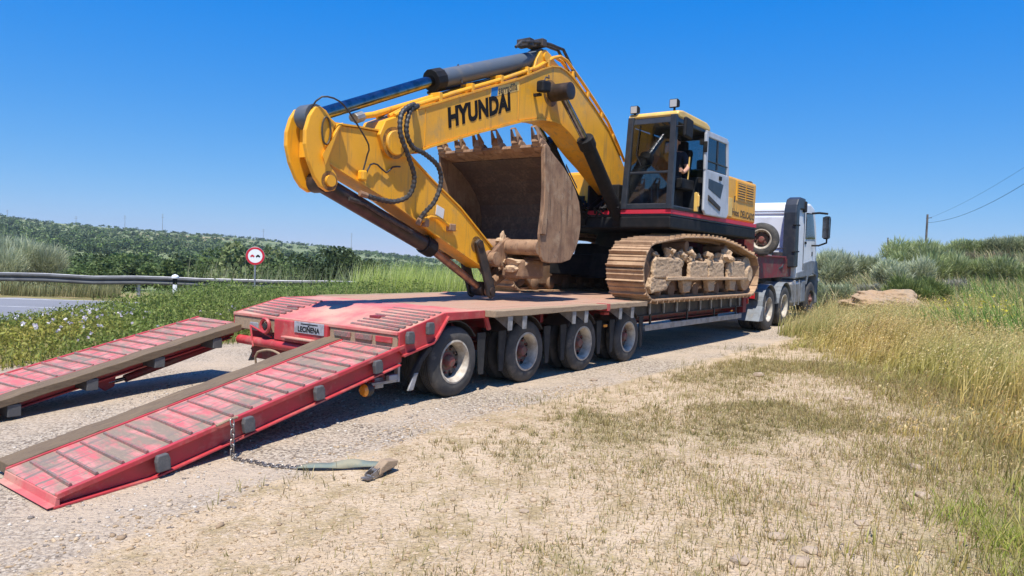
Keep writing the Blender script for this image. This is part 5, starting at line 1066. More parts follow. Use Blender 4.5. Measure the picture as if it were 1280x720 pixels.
K_(MB().prism([(15.66, 3.10), (15.95, 2.50), (16.0, 2.25), (15.97, 2.25), (15.91, 2.48), (15.62, 3.10)], .10, 2.44), 'windscreen', 'truckglass', cabb)
K_(MB().prism([(13.98, 1.20), (14.98, 1.22), (15.0, .98), (15.15, 1.2), (15.6, 1.28), (16.05, 1.2), (16.12, .62), (16.20, .45), (16.24, 1.25), (16.06, 1.62), (15.4, 1.66), (14.6, 1.60), (14.6, 1.40), (13.98, 1.36)], .0, 2.54), 'cab_lower_trim', 'plastic', cabb, bevel=.02)
K_(MB().box(16.06, 16.26, .0, 2.54, .38, 1.1), 'bumper', 'plastic', cabb, bevel=.05)
K_(MB().box(15.45, 15.55, .012, .02, 1.78, 1.90), 'side_lamp', 'ink', cabb)
# air intake stack on the rear corner
duct = [(13.30, 1.50), (13.30, 3.18), (13.34, 3.40), (13.46, 3.58), (13.66, 3.66), (14.0, 3.66)]
q = MB()
def boxtube(pts, w, v0, v1):
    mb = MB(); P_ = [np.array(p) for p in pts]; lo = []; hi = []
    for i in range(len(P_)):
        d = P_[min(i + 1, len(P_) - 1)] - P_[max(i - 1, 0)]; d = d / np.linalg.norm(d); n_ = np.array([d[1], -d[0]]); lo.append(tuple(P_[i])); hi.append(tuple(P_[i] + n_ * w))
    return mb.prism(lo + hi[::-1], v0, v1)
K_(boxtube([(13.58, 1.50), (13.58, 2.95), (13.64, 3.16), (13.78, 3.31), (14.0, 3.37), (14.45, 3.35)], .32, -.03, .30), 'air_intake_stack', 'navy', bevel=.07)
K_(MB().box(14.34, 14.52, -.06, .30, 2.98, 3.28), 'intake_mouth', 'black', bevel=.03)
for zz in (1.9, 2.6): K_(MB().box(13.55, 13.95, -.04, .05, zz, zz + .04), 'stack_bracket', 'black', bevel=.008)
K_(MB().tube([(13.3, .35, 1.1), (13.3, .35, 1.9)], .14, 14), 'air_filter', 'dark', smooth=True)
# mirror
mr_ = K_(MB().prism([(15.52, 2.26), (15.74, 2.28), (15.77, 2.84), (15.70, 2.92), (15.52, 2.90)], -.40, -.24), 'wing_mirror', 'black', bevel=.04)
K_(MB().tube([(15.30, .06, 2.98), (15.45, -.15, 3.0), (15.62, -.33, 2.98)], .03, 8).tube([(15.40, .06, 2.08), (15.5, -.15, 2.08), (15.62, -.33, 2.16), (15.62, -.33, 2.3)], .026, 8), 'mirror_arm', 'black', mr_, smooth=True)
K_(MB().box(15.46, 15.50, -.42, -.24, 2.3, 2.88), 'mirror_glass', 'rod', mr_)
K_(MB().tube([(13.45, .5, 1.6), (13.2, .45, 1.35), (12.9, .5, 1.5), (12.7, .6, 1.6)], .03, 8), 'suzi_hose', 'stripe', smooth=True)
K.off[2] = zo

# ------------------------------------------------------------------ chain and strap lying by the ramp
def chain():
    o = bpy.data.objects.new('chain', None); C.objects.link(o); o.location = W(-2.84, -.09, gz(*W(-2.84, -.09)[:2])); o.rotation_euler = (0, 0, ROT); tag(o, 'steel chain hanging from the ramp edge and trailing over the gravel', 'chain')
    off = np.array([-2.84, -.09, o.location.z]); g0 = lambda u, v: gz(*W(u, v)[:2])
    path = [(-2.84, -.085, rz(-2.84) + .02), (-2.84, -.10, rz(-2.84) - .03)]
    zb = g0(-2.85, -.12) + .012; path += [(-2.845, -.11, rz(-2.84) - .15), (-2.85, -.12, zb + .10), (-2.85, -.125, zb + .02)]
    for (u, v) in ((-2.84, -.20), (-2.80, -.36), (-2.78, -.52), (-2.72, -.66), (-2.66, -.78)): path.append((u, v, g0(u, v) + .012))
    Q = smooth_line(path, .02); d = np.concatenate([[0], np.cumsum(np.linalg.norm(np.diff(Q, axis=0), axis=1))]); n = int(d[-1] / .040); first = None
    for i in range(n):
        s = (i + .5) * .040; p = np.array([np.interp(s, d, Q[:, k]) for k in range(3)]); p2 = np.array([np.interp(s + .01, d, Q[:, k]) for k in range(3)]); t = Vector(p2 - p).normalized()
        up = Vector((0, 1, 0)) if abs(t.z) > .7 else Vector((0, 0, 1)); up = (up - t * up.dot(t)).normalized(); sd_ = t.cross(up)
        if i % 2: up, sd_ = sd_, -up
        Mx = Matrix((t, sd_, up)).transposed().to_4x4(); Mx.translation = Vector(tuple(p - off))
        if first is None:
            r = .0155; L_ = .016; pts = [(L_ + r * math.cos(a), r * math.sin(a), 0) for a in np.linspace(-math.pi / 2, math.pi / 2, 7)] + [(-L_ + r * math.cos(a), r * math.sin(a), 0) for a in np.linspace(math.pi / 2, 1.5 * math.pi, 7)]
            pts.append(pts[0]); first = MB().tube(pts, .0052, 6).build('link', Mt['chain'], None, o, loc=(0, 0, 0), smooth=True); first.matrix_local = Mx
        else: c = copy_piece(first, o); c.matrix_local = Mx
    MB().tube([(-2.96, -.06, rz(-2.96) + .02), (-2.84, -.075, rz(-2.84) + .03), (-2.78, -.07, rz(-2.78) + .02)], .012, 8).build('hook', Mt['wood'], None, o, loc=tuple(-off), smooth=True)
chain()
def strap():
    pts = [(-2.68, -.74), (-2.62, -.86), (-2.53, -.98), (-2.44, -1.08), (-2.36, -1.18), (-2.30, -1.28), (-2.30, -1.36)]
    Q = smooth_line([np.array(p) for p in pts], .03); o = bpy.data.objects.new('tie_down_strap', None); C.objects.link(o); g0 = lambda u, v: gz(*W(u, v)[:2])
    off = np.array([-2.45, -1.08, g0(-2.45, -1.08)]); o.location = W(*off); o.rotation_euler = (0, 0, ROT); tag(o, 'faded green ratchet tie-down strap lying on the dirt at the chain end', 'strap')
    m = MB(); n = len(Q); tg = np.gradient(Q, axis=0); tg /= np.linalg.norm(tg, axis=1)[:, None]
    vs = []; 
    for i in range(n):
        t = i / (n - 1); w = .036; tw = 1.15 * math.exp(-((t - .55) / .16) ** 2) + .25 * math.sin(9 * t); nn = np.array([-tg[i, 1], tg[i, 0]]); z0 = g0(*Q[i]) + .014 + abs(math.sin(tw)) * .034 + .012 * abs(math.sin(6 * t))
        for s_ in (-1, 1): vs.append((Q[i, 0] + nn[0] * w * s_ * math.cos(tw), Q[i, 1] + nn[1] * w * s_ * math.cos(tw), z0 + s_ * w * math.sin(tw)))
    fs = [(2 * i, 2 * i + 1, 2 * i + 3, 2 * i + 2) for i in range(n - 1)]
    m.add(vs, fs); b = m.build('webbing', Mt['strap'], None, o, loc=tuple(-off), smooth=True); s_ = b.modifiers.new('solid', 'SOLIDIFY'); s_.thickness = .006
    # folded webbing end and ratchet
    u, v = -2.40, -1.36; g = g0(u, v)
    MB().prism([(u - .06, g + .02), (u + .12, g + .06), (u + .13, g + .10), (u + .02, g + .115), (u - .05, g + .07)], v - .05, v + .03).build('folded_webbing', Mt['wood'], None, o, loc=tuple(-off), bevel=.008)
    r = MB()
    for dv in (-.035, .03): r.prism([(u - .13, g + .005), (u - .02, g + .005), (u + .0, g + .05), (u - .05, g + .075), (u - .13, g + .04)], v + dv, v + dv + .006)
    r.tube([(u - .05, v - .04, g + .045), (u - .05, v + .04, g + .045)], .018, 10).tube([(u - .115, v - .05, g + .02), (u - .115, v + .05, g + .02)], .010, 8).box(u - .17, u - .12, v - .04, v + .04, g + .004, g + .014)
    r.build('ratchet', Mt['chain'], None, o, loc=tuple(-off), bevel=.002)
strap()
# ------------------------------------------------------------------ vegetation helpers
def blades(pos, h, w, lean_dir, lean, c0, c1, jit=.12, head=None):
    """thin bent blades; arrays per blade. head: (length, width, colour array) adds a drooping ear"""
    n = len(pos); a = rng.uniform(0, 2 * math.pi, n); side = np.stack([np.cos(a), np.sin(a), np.zeros(n)], 1)
    ld = np.stack([np.cos(lean_dir), np.sin(lean_dir), np.zeros(n)], 1) * lean[:, None] * h[:, None]
    up = np.array([0, 0, 1.0])[None] * h[:, None]
    b = np.asarray(pos); m = b + up * .55 + ld * .35; t = b + up * np.sqrt(np.clip(1 - (lean * .6) ** 2, .2, 1))[:, None] + ld
    V = np.stack([b - side * w[:, None], b + side * w[:, None], m - side * w[:, None] * .7, m + side * w[:, None] * .7, t], 1)
    cj = (1 + rng.normal(0, jit, n))[:, None]
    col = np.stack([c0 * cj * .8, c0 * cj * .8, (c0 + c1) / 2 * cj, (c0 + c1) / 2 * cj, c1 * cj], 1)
    i = np.arange(n)[:, None] * 5; F = np.concatenate([i + [0, 1, 3], i + [0, 3, 2], i + [2, 3, 4]])
    V = V.reshape(-1, 3); col = col.reshape(-1, 3)
    if head is not None:
        L_, hw, hc = head; e = t + ld / np.maximum(h, .01)[:, None] * L_ * 1.4 + np.array([0, 0, 1.0]) * L_ * np.clip(.55 - lean, -.5, .6)[:, None]
        mid = (t + e) / 2 + np.array([0, 0, .12]) * L_
        HV = np.stack([t, mid - side * hw[:, None], mid + side * hw[:, None], e], 1).reshape(-1, 3); j = np.arange(n)[:, None] * 4 + len(V)
        F = np.concatenate([F, j + [0, 1, 2], j + [1, 3, 2]]); V = np.vstack([V, HV]); col = np.vstack([col, np.repeat(hc * cj, 4, axis=0)])
    return V, F, np.clip(col, .004, .95)
def merge(parts):
    V = []; F = []; K_ = []; k = 0
    for v, f_, c in parts: V.append(v); F.append(f_ + k); K_.append(c); k += len(v)
    return np.vstack(V), np.vstack(F), np.vstack(K_)
def leaves(cen, size, c, flat=.0, jit=.15, aspect=1.8):
    """one pointed leaf (2 triangles) per centre"""
    n = len(cen); a = rng.normal(size=(n, 3)); a[:, 2] += flat; a /= np.linalg.norm(a, axis=1)[:, None]
    b = np.cross(a, rng.normal(size=(n, 3))); b /= np.linalg.norm(b, axis=1)[:, None]
    s = size[:, None] if hasattr(size, '__len__') else size
    V = np.stack([cen - a * s * .5 * aspect, cen + b * s * .5, cen + a * s * .5 * aspect, cen - b * s * .5], 1).reshape(-1, 3)
    i = np.arange(n)[:, None] * 4; F = np.concatenate([i + [0, 1, 2], i + [0, 2, 3]])
    col = np.repeat(c * (1 + rng.normal(0, jit, n))[:, None], 4, axis=0); return V, F, np.clip(col, .004, .95)
def pick(pal, n): pal = np.array(pal, float); return pal[rng.integers(0, len(pal), n)]
def on_ground(xy): return np.column_stack([xy, ground(xy[:, 0], xy[:, 1])])
def scatter(n, x0, x1, y0, y1, dens):
    xy = np.column_stack([rng.uniform(x0, x1, n), rng.uniform(y0, y1, n)]); k = rng.uniform(0, 1, n) < dens(xy[:, 0], xy[:, 1]); return xy[k]
def stuff(name, parts, mat_, label, cat):
    V, F, c = merge(parts); me = big_mesh(name, V, F, c, Mt[mat_]); return link(name, me, label, cat, kind='stuff')
EDGE_Y = [0, 4.1, 4.8, 6.9, 9.4, 11.4, 15.8, 20, 30]; EDGE_X = [1.2, 1.9, 2.5, 4.1, 4.9, 5.2, 5.9, 8.6, 15.5]
def edge_x(y): return np.interp(y, EDGE_Y, EDGE_X)
WIND = 2.6

# ---- golden wild barley on the right, in clumps bowed by the wind
def dens_gold(x, y):
    e = x - edge_x(y) - .55 * vnoise(x, y, 1.2, 3); u, v = to_uv(x, y)
    return sm(e, -.4, 1.9) * (v < np.where(u > 10.3, -.55, -1.15)) * np.clip(.60 + .55 * vnoise(x, y, 1.3, 1), .08, 1) * (1 - .75 * sm(np.hypot(x - 4.0, y - 4.4), 2.0, .8)) * (.25 + .75 * sm(y, 4.2, 6.5))
ct = np.vstack([scatter(8200, 1.5, 11, 3.0, 13, dens_gold), scatter(15000, 4, 24, 11, 27, dens_gold), scatter(3500, 4.2, 10.5, 13.5, 22, dens_gold)])
nb = rng.integers(4, 12, len(ct)); idx = np.repeat(np.arange(len(ct)), nb); xy = ct[idx] + rng.normal(0, .045, (len(idx), 2)); n = len(xy); p = on_ground(xy)
tall = sm(xy[:, 0] - edge_x(xy[:, 1]), -.3, 2.0) * (.62 + .38 * sm(xy[:, 1], 5, 9))
h = (.09 + .50 * tall) * rng.uniform(.6, 1.15, n) * rng.uniform(.75, 1.15, len(ct))[idx]; wd = rng.uniform(.0022, .0048, n) * (1 + xy[:, 1] * .055)
grn = np.clip(.40 + .95 * vnoise(xy[:, 0], xy[:, 1], 2.2, 5) + .25 * sm(xy[:, 1], 9, 16) - .15 * (xy[:, 1] < 8), 0, 1)[:, None]
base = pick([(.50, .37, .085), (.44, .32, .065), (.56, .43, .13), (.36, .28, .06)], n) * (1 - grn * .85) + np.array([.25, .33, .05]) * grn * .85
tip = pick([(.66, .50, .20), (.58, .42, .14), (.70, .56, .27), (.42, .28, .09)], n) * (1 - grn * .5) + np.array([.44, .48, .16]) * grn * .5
clc = pick([(.58, .41, .16), (.44, .27, .09), (.52, .37, .13), (.30, .165, .06), (.64, .50, .25)], len(ct))[idx] * (1 - grn * .45) + np.array([.46, .47, .20]) * grn * .45
ldir = rng.normal(.15, .55, len(ct))[idx] + rng.normal(0, .35, n)
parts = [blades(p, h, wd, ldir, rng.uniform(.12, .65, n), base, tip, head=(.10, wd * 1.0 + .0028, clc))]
sx_ = scatter(9000, 4.5, 11.5, 15.2, 22.5, lambda x, y: ((to_uv(x, y)[1] < -.25 - .25 * (1 + vnoise(x, y, .8, 91))) & (to_uv(x, y)[1] > -3.0) & (to_uv(x, y)[0] > 10.6)) * .9); sx_ = np.repeat(sx_, 3, axis=0) + rng.normal(0, .05, (len(sx_) * 3, 2)); m_ = len(sx_)
parts.append(blades(on_ground(sx_), rng.uniform(.25, .62, m_), rng.uniform(.004, .009, m_), rng.normal(.15, .8, m_), rng.uniform(.1, .6, m_), pick([(.40, .36, .10), (.32, .33, .09), (.46, .38, .14)], m_), pick([(.58, .48, .22), (.48, .42, .18), (.40, .42, .16)], m_), head=(.09, np.full(m_, .006), pick([(.58, .44, .18), (.46, .32, .12)], m_))))
stuff('wild_barley', parts, 'grass', 'golden wild barley covering the bank in front of the scrub', 'grass')
# ---- sparse dry tufts on the dirt
def dens_tuft(x, y):
    u, v = to_uv(x, y); k = np.clip(straw(x, y) * 1.25, 0.03, 1)
    return k * sm(-v, .75, 1.3) * (1 - sm(x - edge_x(y), .3, 2.5)) * (.55 + .45 * sm(y, 4, 8))
ct = np.vstack([scatter(10500, -3.5, 5, 2.9, 9, dens_tuft), scatter(13000, -1.5, 7.5, 7, 19, dens_tuft)])
nb = rng.integers(5, 15, len(ct)); idx = np.repeat(np.arange(len(ct)), nb); sc_ = rng.uniform(.45, 1.25, len(ct))[idx]
q = ct[idx] + rng.normal(0, .028, (len(idx), 2)) * sc_[:, None]; n = len(q)
cc = pick([(.44, .33, .16), (.38, .29, .12), (.50, .39, .20), (.32, .26, .095), (.28, .25, .085)], len(ct))[idx]
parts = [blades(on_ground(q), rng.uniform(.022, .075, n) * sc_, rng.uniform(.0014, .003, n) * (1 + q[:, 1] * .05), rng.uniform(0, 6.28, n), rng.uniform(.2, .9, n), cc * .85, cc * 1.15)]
# finer dry stalks towards the barley
def dens_st(x, y): return (.35 * sm(x - edge_x(y), -4.2, -2.2) + .65 * sm(x - edge_x(y), -2.6, -.1)) * (1 - sm(x - edge_x(y), 1.5, 3)) * (to_uv(x, y)[1] < -1.1) * np.clip(.5 + .5 * vnoise(x, y, 1.1, 11), 0, 1)
q = np.vstack([scatter(170000, -1.5, 8, 2.7, 12, dens_st), scatter(26000, 2, 9, 11, 18, dens_st)]); n = len(q)
cc = pick([(.46, .36, .14), (.40, .32, .10), (.50, .40, .18), (.33, .30, .09), (.38, .25, .11), (.36, .33, .10)], n)
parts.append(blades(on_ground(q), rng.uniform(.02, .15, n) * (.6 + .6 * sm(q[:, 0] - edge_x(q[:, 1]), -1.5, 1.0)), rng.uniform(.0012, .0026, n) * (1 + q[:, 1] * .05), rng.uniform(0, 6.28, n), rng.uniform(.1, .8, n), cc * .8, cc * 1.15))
def dens_li(x, y): u, v = to_uv(x, y); return sm(-v, .7, 1.5) * np.clip(straw(x, y) * 1.3, .05, 1) * (1 - sm(x - edge_x(y), 1, 3))
q = np.vstack([scatter(120000, -3.6, 5.5, 2.8, 9, dens_li), scatter(60000, -1.2, 8, 8, 18, dens_li)]); n = len(q); cc = pick([(.42, .33, .16), (.36, .29, .12), (.50, .41, .24), (.30, .26, .10), (.56, .47, .30)], n)
parts.append(blades(on_ground(q), rng.uniform(.006, .028, n), rng.uniform(.0012, .0026, n) * (1 + q[:, 1] * .06), rng.uniform(0, 6.28, n), rng.uniform(.6, 2.2, n), cc * .85, cc * 1.1))
# along the gravel edge
def dens_ed(x, y): u, v = to_uv(x, y); return np.exp(-((v + 1.0 + .22 * vnoise(x, y, .8, 4)) / .28) ** 2) * np.clip(.1 + .9 * vnoise(x, y, 1.0, 15), 0, 1) * sm(u, -5, 2)
q = scatter(60000, -4, 8, 4, 19, dens_ed); q = np.repeat(q, 3, axis=0) + rng.normal(0, .02, (len(q) * 3, 2)); n = len(q); cc = pick([(.36, .30, .12), (.30, .27, .09), (.44, .36, .18)], n)
parts.append(blades(on_ground(q), rng.uniform(.03, .13, n), rng.uniform(.0015, .003, n) * 1.3, rng.uniform(0, 6.28, n), rng.uniform(.2, .9, n), cc * .8, cc * 1.15))
stuff('dry_grass_tufts', parts, 'grass', 'short dry grass tufts scattered over the tan dirt', 'grass')
# ---- bright green low weeds in the near right corner, green patch up the bank
def dens_gr(x, y): return sm(np.hypot((x - 4.3) * .7, y - 4.1) + .35 * vnoise(x, y, .6, 81), 1.5, .3) * np.clip(.55 + .6 * vnoise(x, y, .35, 83), .05, 1)
q = scatter(34000, 2.6, 6.2, 3.0, 5.8, dens_gr); n = len(q); cc = pick([(.36, .42, .06), (.44, .46, .08), (.28, .35, .05), (.50, .44, .13)], n)
parts = [blades(on_ground(q), rng.uniform(.04, .20, n), rng.uniform(.0018, .004, n), rng.uniform(0, 6.28, n), rng.uniform(.3, 1.0, n), cc * .8, cc)]
def dens_gr2(x, y): u, v = to_uv(x, y); return np.clip(.55 + .8 * vnoise(x, y, 3.0, 21), 0, 1) * sm(x - edge_x(y), 2.8, 4.5) * (v < -2.5)
q = scatter(52000, 8, 26, 14, 34, dens_gr2); n = len(q); cc = pick([(.19, .33, .06), (.25, .38, .08), (.15, .26, .05), (.33, .40, .12)], n)
parts.append(blades(on_ground(q), rng.uniform(.35, .95, n), rng.uniform(.006, .014, n) * (1 + q[:, 1] * .03), rng.normal(3.0, .8, n), rng.uniform(.1, .6, n), cc * .8, cc * 1.1))
q = scatter(500, 10, 17, 15, 22, lambda x, y: np.full(len(x), .8)); p = on_ground(q); p[:, 2] += rng.uniform(.35, .6, len(q))
parts.append(leaves(p, rng.uniform(.03, .06, len(q)), np.tile([(.75, .66, .05)], (len(q), 1))))
stuff('green_grass', parts, 'grass', 'green grass and weeds with small yellow flowers on the bank', 'grass')
# ---- mixed pale scrub grass over the upper bank
def dens_up(x, y): u, v = to_uv(x, y); return np.clip(.5 + .6 * vnoise(x, y, 5, 31), .12, 1) * (v < 5) * sm(u, 14, 19)
q = np.vstack([scatter(42000, 10, 40, 22, 60, dens_up), scatter(9000, 8, 24, 19, 40, dens_up)]); n = len(q); cc = pick([(.34, .32, .15), (.42, .37, .20), (.24, .27, .10), (.30, .33, .15), (.47, .38, .19)], n)
parts = [blades(on_ground(q), rng.uniform(.3, .95, n), rng.uniform(.012, .03, n) * (1 + q[:, 1] * .012), rng.normal(3.0, .9, n), rng.uniform(.1, .7, n), cc * .8, cc * 1.15)]
stuff('scrub_grass', parts, 'grass', 'pale mixed grass growing over the upper bank', 'grass')

# ---- feathery broom bushes: fine twigs fanning out of several rounded lobes
def broom(cx, cy, r, h, pal, n, name='broom_bush', label='', group=None, wb=.010):
    g = gz(cx, cy); o = bpy.data.objects.new(name, None); C.objects.link(o); o.location = (cx, cy, g); tag(o, label, 'bush', group)
    k = 11; a = rng.uniform(0, 6.28, k); cr = np.sqrt(rng.uniform(0, 1, k)) * r * .72; lr = rng.uniform(.28, .5, k) * r; lh = h * rng.uniform(.42, .78, k) * (1 - .35 * (cr / r) ** 2)
    cen = np.column_stack([np.cos(a) * cr, np.sin(a) * cr, lh]); n = int(n * 2.2); idx = rng.integers(0, k, n)
    d = rng.normal(size=(n, 3)); d[:, 2] = d[:, 2] * .8 + .25; d /= np.linalg.norm(d, axis=1)[:, None]
    rad = rng.uniform(.25, .95, n)[:, None]; sv = np.stack([lr, lr, np.minimum(lr * .9, h - lh * .6)], 1)[idx]
    st_ = cen[idx] + d * sv * rad * .85; st_[:, 2] = np.maximum(st_[:, 2], .03)
    dirv = d * [1, 1, .6] + [0, 0, .75] + rng.normal(0, .25, (n, 3)); dirv /= np.linalg.norm(dirv, axis=1)[:, None]
    ln = rng.uniform(.10, .26, n) * h + .05; lean = np.hypot(dirv[:, 0], dirv[:, 1]) / np.maximum(dirv[:, 2], .25)
    cc = pick(pal, n) * rng.uniform(.8, 1.2, k)[idx][:, None]
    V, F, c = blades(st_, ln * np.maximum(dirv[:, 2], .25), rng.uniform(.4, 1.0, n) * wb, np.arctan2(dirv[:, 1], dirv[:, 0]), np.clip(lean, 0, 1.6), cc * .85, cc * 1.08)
    link('foliage', big_mesh('foliage', V, F, c, Mt['grass']), parent=o)
    st = MB()
    for i in range(7): st.tube([(0.05 * math.cos(i), .05 * math.sin(i), -.15), tuple(cen[i] * [.5, .5, .45]), tuple(cen[i])], .02 * h, 5, r1=.006)
    st.build('stem', Mt['bark'], None, o, loc=(0, 0, 0)); return o
PALE = [(.42, .46, .28), (.50, .53, .34), (.34, .38, .21), (.55, .57, .39)]; GREENB = [(.33, .39, .15), (.41, .46, .20), (.26, .32, .11), (.49, .52, .28)]; GREYG = [(.40, .44, .25), (.49, .52, .32), (.32, .36, .19)]
def bat(px, py, Y): a = pix(px, py, Y); return a[0], a[1]
BR = [  # px, depth, radius, height, palette, count, label
    (1128, 27, 1.3, 1.45, PALE, 5200, 'pale silvery broom bush in front of the darker scrub'),
    (1168, 30, 1.9, 1.7, GREENB, 6500, 'dark green rounded bush just behind the silvery broom'),
    (1148, 21.5, 1.05, 1.05, [(.24, .30, .09), (.31, .36, .11), (.19, .25, .07)], 3600, 'low yellow-green broom bush beside the ochre boulder'),
    (1090, 44, 2.0, 1.7, GREYG, 4200, 'grey-green scrub clump beyond the bare path near the lorry'),
    (1058, 46, 1.6, 1.5, GREENB, 3600, 'green scrub clump beside the lorry front'),
    (1036, 31, 1.2, 1.9, PALE, 3600, 'pale feathery bush right beside the lorry cab'),
    (1030, 50, 2.2, 2.5, GREYG, 3800, 'tall grey-green bush rising behind the lorry mirror'),
    (1150, 52, 3.0, 1.9, GREENB, 5200, 'big green bush below the utility pole on the skyline'),
    (1212, 48, 2.0, 1.1, GREENB, 4800, 'wide green bush on the bank skyline'),
    (1270, 46, 2.0, 1.0, GREYG, 4600, 'grey-green bush on the bank skyline farthest from the lorry'),
    (1215, 34, 1.8, 1.4, [(.27, .20, .12), (.33, .25, .15), (.22, .20, .10)], 4200, 'brownish dry shrub on the slope below the skyline bushes'),
    (1245, 29, 1.6, 1.2, GREENB, 4000, 'leafy green shrub at the foot of the dry brown shrub'),
    (1040, 24, .8, .8, GREYG, 2200, 'small grey bush at the edge of the barley by the lorry wheel'),
    (1184, 25, .9, .75, [(.42, .37, .26), (.50, .45, .34), (.33, .30, .20)], 2600, 'straw-coloured dry thistle clump behind the boulder'),
    (1095, 25.5, .8, .6, [(.40, .38, .28), (.34, .33, .22)], 2000, 'greyish weed clump behind the boulder'),
]
for px, Y, r, h, pal, n_, lab in BR:
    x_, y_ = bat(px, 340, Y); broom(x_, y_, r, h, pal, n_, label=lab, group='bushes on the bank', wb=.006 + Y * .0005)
x_, y_ = bat(22, 340, 31.5); broom(x_, y_, 2.5, 2.3, PALE, 9000, label='tall pale feathery broom bush behind the guardrail', wb=.013)
x_, y_ = bat(-45, 340, 31.0); broom(x_, y_, 2.0, 2.0, PALE, 4000, label='second pale broom bush at the frame edge behind the guardrail', wb=.013)

# ---- boulder and loose stones
def boulder():
    a = pix(1108, 392, 20.0); g = gz(a[0], a[1]); bm = bmesh.new(); bmesh.ops.create_icosphere(bm, subdivisions=6, radius=1); r_ = np.random.default_rng(4); ph = r_.uniform(0, 6, 12)
    for v in bm.verts:
        p = v.co.copy(); q_ = p + Vector((3.1, 1.7, 5.3))
        k = 1 + .30 * mnoise.noise(q_ * 1.3) + .16 * mnoise.noise(q_ * 2.9) + .07 * mnoise.noise(q_ * 6.5) + .035 * mnoise.noise(q_ * 14)
        led = mnoise.noise(Vector((q_.x * .9, q_.y * .9, q_.z * 5.0 + .8 * mnoise.noise(q_ * 1.6))))      # broken bedding ledges
        k += .16 * max(-.35, min(.35, led * 1.6))
        v.co = Vector((p.x * k * 1.10, p.y * k * .75, max(-.3, p.z * k * .60 - .05 * p.x)))
    me = bpy.data.meshes.new('boulder'); bm.to_mesh(me); bm.free(); me.materials.append(Mt['rock']); o = link('boulder', me, 'large layered ochre boulder half sunk in the barley', 'boulder'); o.location = (a[0], a[1], g + .20); o.rotation_euler = (0, 0, -.35)
boulder()
def small_rock(seed):
    r_ = np.random.default_rng(seed); bm = bmesh.new(); bmesh.ops.create_icosphere(bm, subdivisions=1, radius=1)
    for v in bm.verts: v.co *= r_.uniform(.75, 1.15)
    V = np.array([v.co[:] for v in bm.verts]); F = np.array([[v.index for v in f_.verts] for f_ in bm.faces]); bm.free(); return V, F
RK = [small_rock(s) for s in range(6)]
def tiny_rock(seed):
    r_ = np.random.default_rng(seed); V = np.array([(1, 0, 0), (-1, 0, 0), (0, 1, 0), (0, -1, 0), (0, 0, 1), (.6, .6, .5), (-.6, .5, .55), (.5, -.6, .5), (-.55, -.6, .45)], float) * r_.uniform(.75, 1.2, (9, 1)); F = np.array([(0, 2, 5), (2, 1, 6), (3, 0, 7), (1, 3, 8), (5, 2, 6), (6, 1, 8), (8, 3, 7), (7, 0, 5), (4, 5, 6), (4, 6, 8), (4, 8, 7), (4, 7, 5)]); return V, F
TK = [tiny_rock(s) for s in range(8)]
def pebbles(q, size, cols, RK=RK):
    Vs = []; Fs = []; Cs = []; k = 0; z = ground(q[:, 0], q[:, 1])
    for i, (x, y) in enumerate(q):
        V, F = RK[i % len(RK)]; a = rng.uniform(0, 6.28); c, s = math.cos(a), math.sin(a); sx, sy, sz = size[i] * rng.uniform(.7, 1.3), size[i] * rng.uniform(.6, 1.1), size[i] * rng.uniform(.35, .7)
        P_ = V * [sx, sy, sz]; P_ = np.column_stack([P_[:, 0] * c - P_[:, 1] * s + x, P_[:, 0] * s + P_[:, 1] * c + y, P_[:, 2] + z[i] + sz * .25]); Vs.append(P_); Fs.append(F + k); k += len(V); Cs.append(np.tile(cols[i], (len(V), 1)))
    return np.vstack(Vs), np.vstack(Fs), np.vstack(Cs)
def stone_mat():
    m = leaf_mat('loose_gravel_stone', 0.0, .9); return m
Mt['pebble'] = stone_mat()
def dens_gv(x, y): u, v = to_uv(x, y); return sm(v, -1.15, -.7) * (v < 6.3)
q1 = scatter(7500, -4.2, 3.5, 3.2, 9, dens_gv); q2 = scatter(4200, -4, 6, 3, 10, lambda x, y: (to_uv(x, y)[1] < -.6) * (x < edge_x(y) + .6) * np.clip(.35 + .8 * vnoise(x, y, 1.3, 41), .05, 1))
c1 = pick([(.48, .42, .35), (.38, .32, .26), (.28, .23, .185), (.55, .49, .41), (.20, .165, .135)], len(q1)); c2 = pick([(.46, .345, .235), (.39, .285, .185), (.50, .39, .275), (.32, .225, .14)], len(q2))
parts = [pebbles(q1, rng.uniform(.004, .013, len(q1)) * rng.choice([1, 1, 1.6], len(q1)), c1), pebbles(q2, rng.uniform(.005, .018, len(q2)) * rng.choice([1, 1, 1, 1.9], len(q2)), c2)]
q3 = scatter(42000, -4, 6.5, 2.8, 10.5, lambda x, y: (to_uv(x, y)[1] < -.5) * (x < edge_x(y) + .8) * np.clip(.5 + .7 * vnoise(x, y, .8, 43), .08, 1)); c3 = pick([(.47, .345, .215), (.40, .285, .17), (.50, .375, .24), (.33, .23, .135)], len(q3))
q4 = scatter(9000, -4.4, 3.5, 3, 9, dens_gv); c4 = pick([(.48, .40, .31), (.38, .31, .235), (.57, .49, .39), (.26, .205, .15)], len(q4))
parts += [pebbles(q3, rng.uniform(.004, .014, len(q3)) * rng.choice([1, 1, 1, 1.6], len(q3)), c3, TK), pebbles(q4, rng.uniform(.004, .010, len(q4)), c4, TK)]
stuff('loose_stones', parts, 'pebble', 'small loose stones and gravel over the ground', 'stones')
